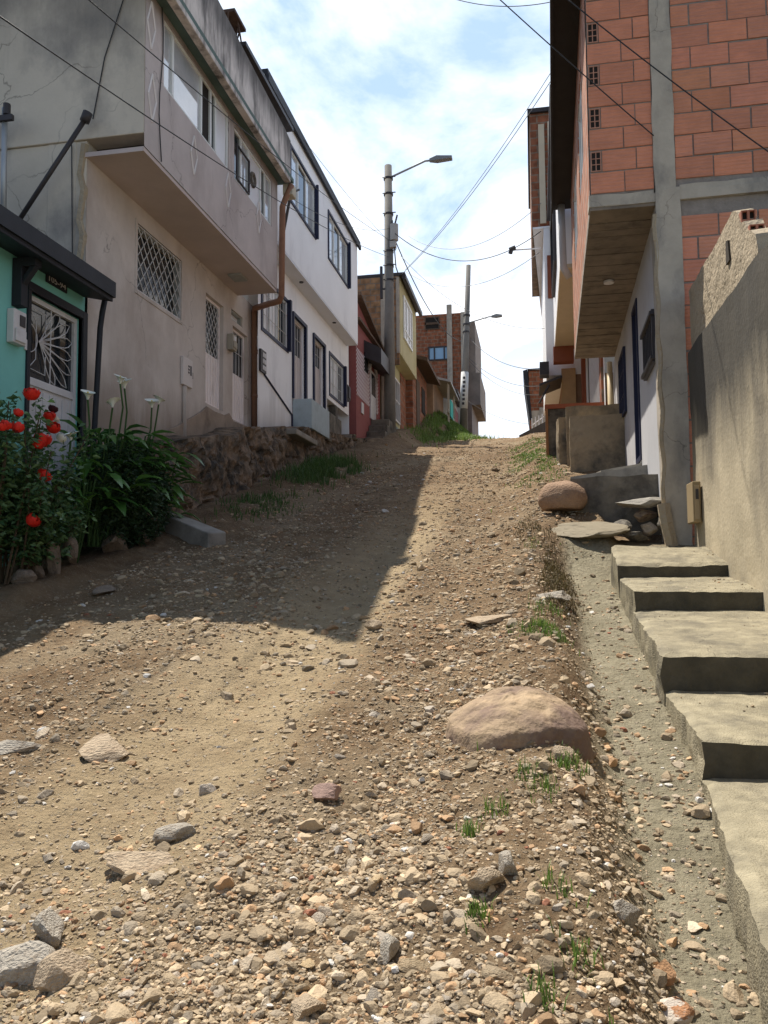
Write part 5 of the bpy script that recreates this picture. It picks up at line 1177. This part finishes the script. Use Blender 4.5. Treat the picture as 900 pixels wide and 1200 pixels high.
def rock_mesh(name, seed, sub=3, mat=stone_mat, cuts=9, rough=.07, flat=.7):
    v_, f_ = rock(sub, seed, cuts, rough, flat); m_ = bpy.data.meshes.new(name); np_mesh(m_, v_, f_, smooth=False); m_.materials.append(mat); return m_
SM = [rock_mesh('stone', 200 + i, 3, cuts=12, rough=.06) for i in range(12)]
for n_, i in enumerate(IND):
    o = bpy.data.objects.new('stone', SM[n_ % 12]); COL.objects.link(o); s_ = float(s2[i])
    o.location = (float(u2[i]), float(v2[i]), gz(u2[i], v2[i]) + s_ * .08); o.scale = (s_ * random.uniform(.9, 1.5), s_ * random.uniform(.8, 1.15), s_ * random.uniform(.75, 1.1))
    o.rotation_euler = (random.uniform(-.3, .3), random.uniform(-.3, .3), random.uniform(0, 6.28))
    tag(o, 'small loose pale stone lying in the gravel of the dirt road', 'stone', 'loose stones on the dirt road')

def big(name, label, x, y, sx, sy, sz, seed, mat=stone_mat, rz=0, sink=.3, sub=4, cuts=10, rough=.07, tilt=(0, 0), z=None, cat='rock', group=None, smooth=False):
    o = bpy.data.objects.new(name, rock_mesh(name, seed, sub, mat, cuts, rough, 1.0)); COL.objects.link(o)
    o.location = (x, y, (gz(x, y) if z is None else z) + sz * (1 - 2 * sink)); o.scale = (sx, sy, sz); o.rotation_mode = 'ZXY'; o.rotation_euler = (tilt[0] + (.19 if z is None else 0), tilt[1], rz)
    tag(o, label, cat, group)
    for p in o.data.polygons: p.use_smooth = smooth
    return o
boulder_mat = M('boulder', (.30, .215, .14), var=.22, scale=5.0, stain=(.17, .115, .09), sscale=2.6, slo=.42, shi=.58, bump=.6, bscale=14, bdist=.05, base2=(.38, .28, .175))
round_mat = M('round_boulder', (.33, .215, .14), var=.2, scale=3, stain=(.20, .12, .08), sscale=1.5, bump=.5, bscale=12, bdist=.04)
palestone = M('pale_rock', (.40, .36, .30), var=.22, scale=3, stain=(.24, .19, .14), sscale=2, slo=.48, shi=.68, bump=.6, bscale=9, bdist=.05)
tanstone = M('tan_rock', (.42, .33, .23), var=.2, scale=3, stain=(.28, .2, .13), sscale=2, slo=.48, shi=.7, bump=.6, bscale=9, bdist=.05)
bedstone = M('bed_rock', (.27, .215, .165), var=.25, scale=2.5, stain=(.15, .115, .09), sscale=2, slo=.48, shi=.7, bump=.6, bscale=9, bdist=.05)
def dome_boulder(cx, cy, rx, ry, H, seed):
    V_ = []; nr, na = 40, 110
    for i in range(nr + 1):
        f = i / nr * 1.12
        for k in range(na):
            a = 2 * math.pi * k / na; ca, sa = math.cos(a), math.sin(a)
            w = 1 + .16 * mnoise.noise((ca * 1.3, sa * 1.3, seed)) + .05 * mnoise.noise((ca * 4, sa * 4, seed))
            x = cx + rx * f * w * ca; y = cy + ry * f * w * sa
            pk = f * (1 - .28 * ca * (1 - f)); h = H * (max(0, 1 - pk ** 2.0) ** .75) - (max(0, f - .93) * 1.6)
            q2 = Vector((x * 5, y * 5, seed)); dd, _ = mnoise.voronoi(q2 * .55)
            h += H * (.26 * mnoise.noise(q2 * .6) + .16 * mnoise.noise(q2 * 1.7) + .08 * mnoise.noise(q2 * 5) + .05 * mnoise.noise(q2 * 11)) * min(1, 1.3 - f) - H * .10 * max(0, .12 - (dd[1] - dd[0])) / .12
            V_.append((x, y, float(gmacro(np.array(x), np.array(y))) * .5 + .5 * (prof(cy) + (y - cy) * .1) + .02 + h))
    fs = [(i * na + k, i * na + (k + 1) % na, (i + 1) * na + (k + 1) % na, (i + 1) * na + k) for i in range(nr) for k in range(na)]
    o = MB().add(V_, fs).build('boulder', boulder_mat, smooth=True); return o
tag(dome_boulder(-.10, 3.97, .36, .29, .12, 8.1), 'big half buried tan and purple boulder in the road beside the gutter', 'rock')
big('boulder', 'smooth round brown boulder against the mossy landing', .36, 9.62, .24, .22, .25, 302, round_mat, 0, .14, cuts=2, rough=.04, smooth=True)
for (nm, lb, x, y, sx, sy, sz, sd, m_, rz) in (
    ('rock', 'jagged grey rock at the lower left corner of the road', -1.49, 2.17, .115, .09, .08, 311, palestone, .3),
    ('rock', 'upright grey rock behind the jagged corner rock', -1.49, 2.33, .07, .06, .06, 312, palestone, 1.0),
    ('rock', 'smooth slanting rock right of the jagged corner rock', -1.34, 2.14, .085, .06, .065, 313, tanstone, .7),
    ('rock', 'flat tan slab set in the dusty wheel track', -1.42, 2.72, .14, .10, .035, 314, tanstone, .2),
    ('rock', 'grey wedge of stone on the flat tan slab', -1.36, 2.92, .085, .05, .035, 315, palestone, .1),
    ('rock', 'flat brown rock on the left edge of the dusty track', -2.05, 3.62, .16, .12, .06, 316, tanstone, .4),
    ('rock', 'low grey rock at the left frame edge', -2.5, 3.55, .14, .1, .05, 317, palestone, .1),
    ('rock', 'pale square stone leaning in the gravel near the gutter', -.17, 2.55, .065, .055, .05, 318, tanstone, .5),
    ('rock', 'paler stone right of the leaning square stone', -.10, 2.62, .055, .05, .045, 319, palestone, 1.2),
    ('rock', 'rounded grey stone lying in the concrete gutter', .26, 2.62, .055, .05, .05, 320, palestone, .2),
    ('rock', 'orange brown stone in the gutter behind the white one', .345, 2.50, .045, .05, .045, 321, M('orange_rock', (.40, .23, .12), var=.25, bump=.5, bscale=9), .9),
    ('rock', 'white and rust stone lying lowest in the gutter', .34, 2.36, .06, .045, .04, 322, M('white_rust', (.55, .48, .40), var=.2, scale=2, stain=(.40, .2, .1), sscale=1.3, slo=.5, shi=.55, bump=.5, bscale=9), .1),
    ('rock', 'pinkish brown stone in the middle of the gravel', -.85, 3.28, .085, .05, .05, 323, M('pink_rock', (.30, .20, .165), var=.25, bump=.5, bscale=9), .2),
    ('rock', 'grey rounded stone low in the center gravel', -.42, 2.3, .05, .05, .045, 324, palestone, .2),
    ('rock', 'tan stone in front of the gutter edge near the boulder', .10, 3.62, .06, .05, .04, 325, tanstone, .2),
    ('rock', 'flat grey stone on the bank above the boulder', .17, 6.6, .17, .1, .06, 326, palestone, .2),
    ('rock', 'flat pale stone in the road above the boulder', -.35, 5.95, .2, .12, .035, 327, tanstone, .2),
    ('rock', 'round pale stone at the shadow edge', -1.15, 5.75, .085, .07, .05, 328, tanstone, .2),
    ('rock', 'flat stone in the road near the bottom edge of the gravel', -.62, 2.12, .055, .05, .035, 329, tanstone, .8)):
    big(nm, lb, x, y, sx, sy, sz, sd, m_, rz, .3, 3, 11, .06)
# bed edging
for (lb, x, y, sx, sy, sz, sd) in (
    ('upright tan block stone edging the rose bed', -4.62, 7.12, .13, .1, .2, 331), ('narrow upright stone right of the tan block', -4.62, 7.45, .09, .08, .2, 332),
    ('low stone at the left end of the rose bed', -4.65, 6.72, .16, .1, .13, 333), ('small stone beside the low bed end stone', -4.7, 6.98, .07, .07, .12, 334),
    ('large dark stone under the calla lilies', -4.72, 8.45, .24, .18, .2, 335), ('small stone right of the large dark stone', -4.62, 8.95, .11, .1, .12, 336),
    ('leaning brown stone at the lily bed corner', -4.70, 9.35, .17, .16, .24, 337), ('grey stone beside the broken concrete post', -4.75, 9.9, .16, .14, .12, 338),
    ('small grey stone in front of the broken concrete post', -4.55, 9.85, .13, .1, .08, 339), ('flat stone in the shade before the rose bed', -3.95, 6.95, .16, .12, .04, 340),
    ('tall grey stone between the rose and lily beds', -5.0, 8.0, .2, .15, .3, 341)):
    big('rock', lb, x, y, sx, sy, sz, sd, bedstone, random.uniform(0, 3), .25, 3, 11, .06)
big('rock', 'flat topped stone capping the rubble by the column', 1.20, 9.3, .30, .22, .10, 351, concrete, .1, .3, 3, 9, .06, z=2.20)
for lb, x, y, z_, sx, sz, sd, m_ in (('brown rubble stone under the capping stone', 1.22, 9.25, 2.07, .17, .09, 352, boulder_mat), ('tan rubble stone beneath the brown one', 1.28, 9.15, 1.93, .11, .09, 353, tanstone),
    ('dark rubble stone at the foot of the column', 1.40, 8.98, 1.92, .14, .14, 354, dark_conc), ('dark stone left of the rubble', 1.0, 9.2, 1.95, .14, .09, 355, dark_conc), ('lowest dark stone before the rubble', 1.1, 9.0, 1.84, .17, .08, 356, dark_conc)):
    big('rock', lb, x, y, sx, .14, sz, sd, m_, .2, .3, 3, 9, .07, z=z_)
t = tag(MB().slab([(-4.95, 9.75), (-3.85, 9.1), (-3.72, 9.35), (-4.85, 10.0)], [2.08, 1.70, 1.72, 2.1], [2.36, 1.99, 2.01, 2.38]).build('concrete_post', concrete, bevel=.015), 'broken grey concrete post lying against the foundation', 'post')
big('slab', 'flat pale stone slab sunk in the path before the round boulder', .60, 9.0, .5, .45, .07, 361, M('path_slab', (.235, .20, .14), var=.2, scale=4, stain=(.18, .15, .10), sscale=2, bump=.6, bscale=9), .2, .46, 5, 3, .07, cat='slab')

# ================================================================== plants
def leafmat(name, c1, c2, rough=.5, trans=.25):
    m = bpy.data.materials.new(name); m.use_nodes = True; T = m.node_tree; N = T.nodes; b = N['Principled BSDF']
    at = N.new('ShaderNodeAttribute'); at.attribute_name = 'tint'; mx_ = N.new('ShaderNodeMix'); mx_.data_type = 'RGBA'
    mx_.inputs['A'].default_value = c1 + (1,); mx_.inputs['B'].default_value = c2 + (1,); sp = N.new('ShaderNodeSeparateColor'); T.links.new(at.outputs['Color'], sp.inputs[0]); T.links.new(sp.outputs[0], mx_.inputs['Factor'])
    T.links.new(mx_.outputs['Result'], b.inputs['Base Color']); b.inputs['Roughness'].default_value = rough; b.inputs['Specular IOR Level'].default_value = .45
    tr_ = N.new('ShaderNodeBsdfTranslucent'); T.links.new(mx_.outputs['Result'], tr_.inputs['Color']); ms = N.new('ShaderNodeMixShader'); ms.inputs[0].default_value = trans
    T.links.new(b.outputs[0], ms.inputs[1]); T.links.new(tr_.outputs[0], ms.inputs[2]); T.links.new(ms.outputs[0], N['Material Output'].inputs[0]); return m
rose_leaf = leafmat('rose_leaf', (.04, .10, .035), (.17, .28, .11), .4)
calla_leaf = leafmat('calla_leaf', (.035, .11, .025), (.13, .30, .06), .3)
shrub_leaf = leafmat('shrub_leaf', (.018, .045, .02), (.05, .10, .042))
grass_m = leafmat('grass_blade', (.07, .14, .025), (.17, .27, .05), .6, .35)
red_petal = M('red_petal', (.72, .03, .018), rough=.5, var=.25, scale=30, bump=0)
white_petal = M('white_petal', (.80, .80, .70), rough=.4, var=.05, bump=0)
yellow_spadix = M('yellow_spadix', (.7, .5, .06), var=.1, bump=0)
stem_m = M('green_stem', (.05, .10, .03), var=.2, bump=0)
woody = M('woody_stem', (.09, .065, .04), var=.3, bump=.2)
def leaf(mb, p, d, up_, ln, w, c, droop=.25, seg=2):
    """a folded leaf of quads from p along d"""
    d = Vector(d).normalized(); x = d.cross(Vector(up_)); x = x.normalized() if x.length > 1e-4 else Vector((1, 0, 0)); n = x.cross(d)
    p = Vector(p); V_ = []; 
    ts = [0, .25, .55, .82, 1] if seg > 2 else [0, .45, 1]
    ws = [.12, .8, 1, .55, 0.0] if seg > 2 else [.25, 1, 0.05]
    for t_, w_ in zip(ts, ws):
        q2 = p + d * (ln * t_) - Vector((0, 0, 1)) * (droop * ln * t_ * t_)
        V_ += [q2 - x * (w * .5 * w_) + n * (.18 * w * w_), q2, q2 + x * (w * .5 * w_) + n * (.18 * w * w_)]
    fs = []
    for i in range(len(ts) - 1): fs += [(i * 3, i * 3 + 1, i * 3 + 4, i * 3 + 3), (i * 3 + 1, i * 3 + 2, i * 3 + 5, i * 3 + 4)]
    mb.add(V_, fs, c=(c, c, c))
def rdir(zlo=-.2, zhi=1.0):
    a = random.uniform(0, 2 * math.pi); z_ = random.uniform(zlo, zhi); r_ = math.sqrt(max(0.05, 1 - z_ * z_)); return Vector((r_ * math.cos(a), r_ * math.sin(a), z_))
# rose bush
bz = gz(-4.75, 7.0)
t = thing('rose_bush', 'rose bush with red blooms growing in the stone edged bed by the teal house', 'plant', (-4.8, 6.9, bz))
mb = MB(); tips = []
for i in range(46):
    a = random.uniform(0, 6.28); rr = random.uniform(.1, .62); b_ = Vector((-4.85 + .12 * math.cos(a), 6.75 + .35 * math.sin(a) + random.uniform(-.3, .3), bz - .05))
    e = Vector((-4.78 + rr * .9 * math.cos(a), 6.75 + rr * 1.5 * math.sin(a), bz + random.uniform(.8, 1.85) - rr * .5)); m1 = b_.lerp(e, .5) + Vector((random.uniform(-.1, .1), random.uniform(-.1, .1), .12))
    mb.tube([b_, m1, e], .011, 5, r1=.005); tips.append((b_, m1, e))
mb.build('stems', woody, t)
mb = MB()
for k in range(7500):
    b_, m1, e = random.choice(tips); f = random.uniform(.22, 1.04); p = (b_.lerp(m1, f * 2) if f < .5 else m1.lerp(e, f * 2 - 1))
    q2 = p + rdir(-.6, .9) * random.uniform(.02, .16)
    leaf(mb, q2, rdir(-.4, .6), rdir(.3, 1), random.uniform(.045, .085), random.uniform(.03, .05), random.random() ** 1.5, .3)
mb.build('foliage', rose_leaf, t, rec=False)
def bloom(c, r_):
    m_ = MB(); c = Vector(c); tl = Matrix.Rotation(random.uniform(-.5, .5), 3, 'X') @ Matrix.Rotation(random.uniform(0, .8), 3, 'Y')
    for ring, (n_, rad, th) in enumerate(((3, .40, 25), (4, .58, 38), (5, .76, 52), (6, .92, 68), (7, 1.0, 86))):
        for k in range(n_):
            a = 2 * math.pi * k / n_ + ring * .7 + random.uniform(-.25, .25); P = []; hwid = math.pi / n_ * 1.25
            for i in range(5):
                f = i / 4; tp = R(150 + (th - 150) * f)
                for j in range(5):
                    g_ = (j / 4 - .5) * 2; ph = a + g_ * hwid * (1 - .35 * f * f * abs(g_)); R_ = r_ * rad * (1 + .10 * f * f * (ring > 2) - .05 * abs(g_) * f + random.uniform(-.03, .03))
                    tq = tp + .25 * f * g_ * g_
                    P.append(c + tl @ Vector((R_ * math.sin(tq) * math.cos(ph), R_ * math.sin(tq) * math.sin(ph), R_ * 1.1 * math.cos(tq))))
            m_.add(P, [(i * 5 + j, i * 5 + j + 1, (i + 1) * 5 + j + 1, (i + 1) * 5 + j) for i in range(4) for j in range(4)])
    return m_
RB = left_fac(-4.45)
for (px_, py_, r_) in ((37, 457, .072), (8, 494, .05), (21, 497, .055), (58, 484, .055), (63, 497, .065), (50, 511, .08), (45, 516, .06), (53, 553, .068), (40, 606, .066), (22, 480, .042), (2, 496, .045)):
    s_, z_ = RB.P(px_, py_); bloom((-4.45, s_, z_ - .02), r_).build('rose', red_petal, t, smooth=True)
s_, z_ = RB.P(65, 478); bloom((-4.47, s_, z_), .045).build('wilted_rose', M('wilted', (.06, .015, .02), var=.3, bump=0), t, smooth=True)
for (px_, py_, r_) in ((78, 512, .05), (72, 490, .035)):
    s_, z_ = RB.P(px_, py_); bloom((-4.5, s_, z_), r_).build('white_bloom', white_petal, t, smooth=True)
# calla lilies + shrub
bz = gz(-4.8, 8.8)
t = thing('calla_lily_plant', 'calla lily clump with white flowers and broad dark leaves beside the teal house', 'plant', (-4.85, 8.8, bz))
mb = MB(); st = MB()
for k in range(260):
    a = random.uniform(0, 6.28); c_ = Vector((-4.85 + .12 * math.cos(a) * random.random(), 8.95 + .85 * random.uniform(-1, 1), bz))
    h = random.uniform(.55, 1.5) * (1 - .25 * abs(c_.y - 8.95)); out = rdir(-.1, .1); out.z = 0; p = c_ + out * random.uniform(.1, .42) + Vector((0, 0, h)); p.x = max(p.x, -5.42)
    st.tube([c_, c_.lerp(p, .6) + Vector((0, 0, .15)), p], .009, 5)
    d_ = (out + Vector((.35, random.uniform(-.3, .5), random.uniform(-.1, .8)))).normalized()
    leaf(mb, p, d_, (0, 0, 1), random.uniform(.28, .46), random.uniform(.10, .16), random.random(), random.uniform(.2, .7), 4)
mb.build('leaves', calla_leaf, t, smooth=True, rec=False); st.build('stems', stem_m, t)
mb = MB()
for k in range(7000):
    a = rdir(-1, 1); p = Vector((-4.72 + a.x * .42, 8.75 + a.y * .78, bz + .62 + a.z * .66)) 
    p = Vector((-4.72, 8.75, bz + .6)).lerp(p, random.uniform(.6, 1.05))
    leaf(mb, p, rdir(-.5, .5), rdir(.2, 1), random.uniform(.04, .075), random.uniform(.02, .035), random.random(), .3)
mb.build('undergrowth', shrub_leaf, t, rec=False)
CF = left_fac(-4.7)
for (px_, py_, sc_) in ((146, 447, 1.0), (141, 442, .9), (103, 460, .9), (178, 470, 1.0), (132, 470, .8), (186, 467, .8), (83, 508, .8)):
    s_, z_ = CF.P(px_, py_); c_ = Vector((-4.7, s_, z_)); m_ = MB(); P = []
    for i in range(5):
        for j in range(10):
            a = 2 * math.pi * j / 10; f = i / 4; rr = .011 + .072 * sc_ * f ** 1.6 * (1 + .35 * max(0, math.cos(a - sc_ * 9)) ** 3); P.append(c_ + Vector((rr * math.cos(a), rr * 1.15 * math.sin(a), -.085 * sc_ + .12 * sc_ * f - .02 * f ** 4 + .04 * f * sc_ * math.cos(a - px_))))
    m_.add(P, [(i * 10 + j, i * 10 + (j + 1) % 10, (i + 1) * 10 + (j + 1) % 10, (i + 1) * 10 + j) for i in range(4) for j in range(10)])
    fl = m_.build('flower', white_petal, t, smooth=True)
    MB().tube([c_ + Vector((0, 0, -.06)), c_ + Vector((0, 0, .01))], .008, 6).build('spadix', yellow_spadix, fl)
    MB().tube([c_ + Vector((0, 0, -.08)), c_ + Vector((random.uniform(-.06, .03), random.uniform(-.08, .08), -.35)), c_ + Vector((-.08, random.uniform(-.15, .15), -.95))], .010, 6).build('flower_stalk', stem_m, t)
# a low leafy plant at the bed corner
t = thing('leafy_plant', 'low bright leaved plant between the roses and the calla lilies', 'plant', (-4.75, 7.75, gz(-4.75, 7.75)))
mb = MB(); bz = gz(-4.75, 7.75)
for k in range(70):
    p = Vector((-4.75 + random.uniform(-.25, .25), 7.75 + random.uniform(-.3, .3), bz + random.uniform(.5, 1.15)))
    leaf(mb, p, rdir(-.2, .5) + Vector((.3, 0, 0)), (0, 0, 1), random.uniform(.16, .28), random.uniform(.05, .08), random.uniform(.4, 1), .4, 4)
mb.build('leaves', calla_leaf, t, rec=False); st = MB()
for k in range(12): st.tube([(-4.75, 7.75, bz), (-4.75 + random.uniform(-.2, .2), 7.75 + random.uniform(-.25, .25), bz + .9)], .008, 5)
st.build('stems', stem_m, t)

# grass
def blades(mb, n, sampler, hmin, hmax, wd=.006):
    for k in range(n):
        x, y = sampler(); z_ = gz(x, y) - .005; h = random.uniform(hmin, hmax); a = random.uniform(0, 6.28); l = random.uniform(.15, .7) * h
        c_ = random.random(); sx, sy = math.cos(a + 1.57) * wd, math.sin(a + 1.57) * wd
        mb.add([(x - sx, y - sy, z_), (x + sx, y + sy, z_), (x + sx * .6 + l * .35 * math.cos(a), y + sy * .6 + l * .35 * math.sin(a), z_ + h * .65), (x - sx * .6 + l * .35 * math.cos(a), y - sy * .6 + l * .35 * math.sin(a), z_ + h * .65), (x + l * math.cos(a), y + l * math.sin(a), z_ + h)], [(0, 1, 2, 3), (3, 2, 4)], c=(c_, c_, c_))
def patch(cx, cy, rx, ry, seed=0):
    def f():
        while True:
            x = random.gauss(cx, rx * .5); y = random.gauss(cy, ry * .5)
            if vnoise(np.array([x * 4.]), np.array([y * 2.5]), 31)[0] > .38: return x, y
    return f
mb = MB()
blades(mb, 2600, patch(.1, 17, .5, 5), .02, .07, .008)
blades(mb, 500, patch(-.25, 20, .35, 4), .02, .06, .009)
go3 = mb.build('grass', grass_m, rec=False); tag(go3, 'patchy bright grass on the right side of the road near the crest', 'grass', kind='stuff')
mb = MB()
blades(mb, 3600, patch(-4.25, 16.2, .5, 2.0), .06, .24, .009)
blades(mb, 700, patch(-4.2, 12.0, .5, 1.4), .04, .12, .008)
mb2 = MB(); blades(mb2, 2600, patch(.20, 7.3, .16, 1.3), .015, .06, .004); blades(mb2, 600, patch(.05, 9.4, .3, .8), .015, .05, .004)
go4 = mb2.build('dry_weeds', leafmat('dry_weed', (.075, .05, .025), (.16, .13, .05), .8, .2), rec=False); tag(go4, 'dry brown weeds on the dirt bank beside the gutter', 'weeds', kind='stuff')
go3 = mb.build('grass', leafmat('grass_painted_shade', (.05, .10, .025), (.10, .18, .045), .6, .3), rec=False); tag(go3, 'grass growing along the stone foundation, its green darkened for the shade', 'grass', kind='stuff')  # darker copy of the grass colours, shade put into the green
mb = MB()
blades(mb, 15000, patch(-3.2, 37.5, 1.3, 7.0), .08, .24, .016)
blades(mb, 500, patch(-3.8, 29.5, .5, 2), .06, .2, .014)
go3 = mb.build('grass', leafmat('grass_bank', (.08, .15, .03), (.20, .30, .07), .6, .3), rec=False); tag(go3, 'thick grass on the bank below the leaning pole', 'grass', kind='stuff')
GT = 'small green grass tuft sprouting from the gravel near the gutter'
for (x, y, n_, r_) in ((-.18, 2.42, 60, .035), (-.19, 3.85, 70, .07), (.02, 3.25, 60, .06), (.11, 3.50, 60, .05), (.16, 3.62, 60, .06), (-.16, 3.12, 45, .05), (-.24, 2.95, 45, .04), (.05, 2.55, 35, .04), (.10, 2.28, 40, .05), (.0, 2.1, 40, .04), (.05, 5.55, 480, .14), (.10, 6.2, 160, .12), (-.06, 3.35, 30, .04), (.2, 2.02, 50, .05), (.0, 8.6, 60, .1)):
    mb = MB(); blades(mb, n_, lambda: (random.gauss(x, r_ * .6), random.gauss(y, r_ * .8)), .02, .075, .0028)
    o = mb.build('grass_tuft', grass_m, rec=False); tag(o, GT, 'grass tuft', 'grass tufts in the gravel')
print('done', len(bpy.data.objects))
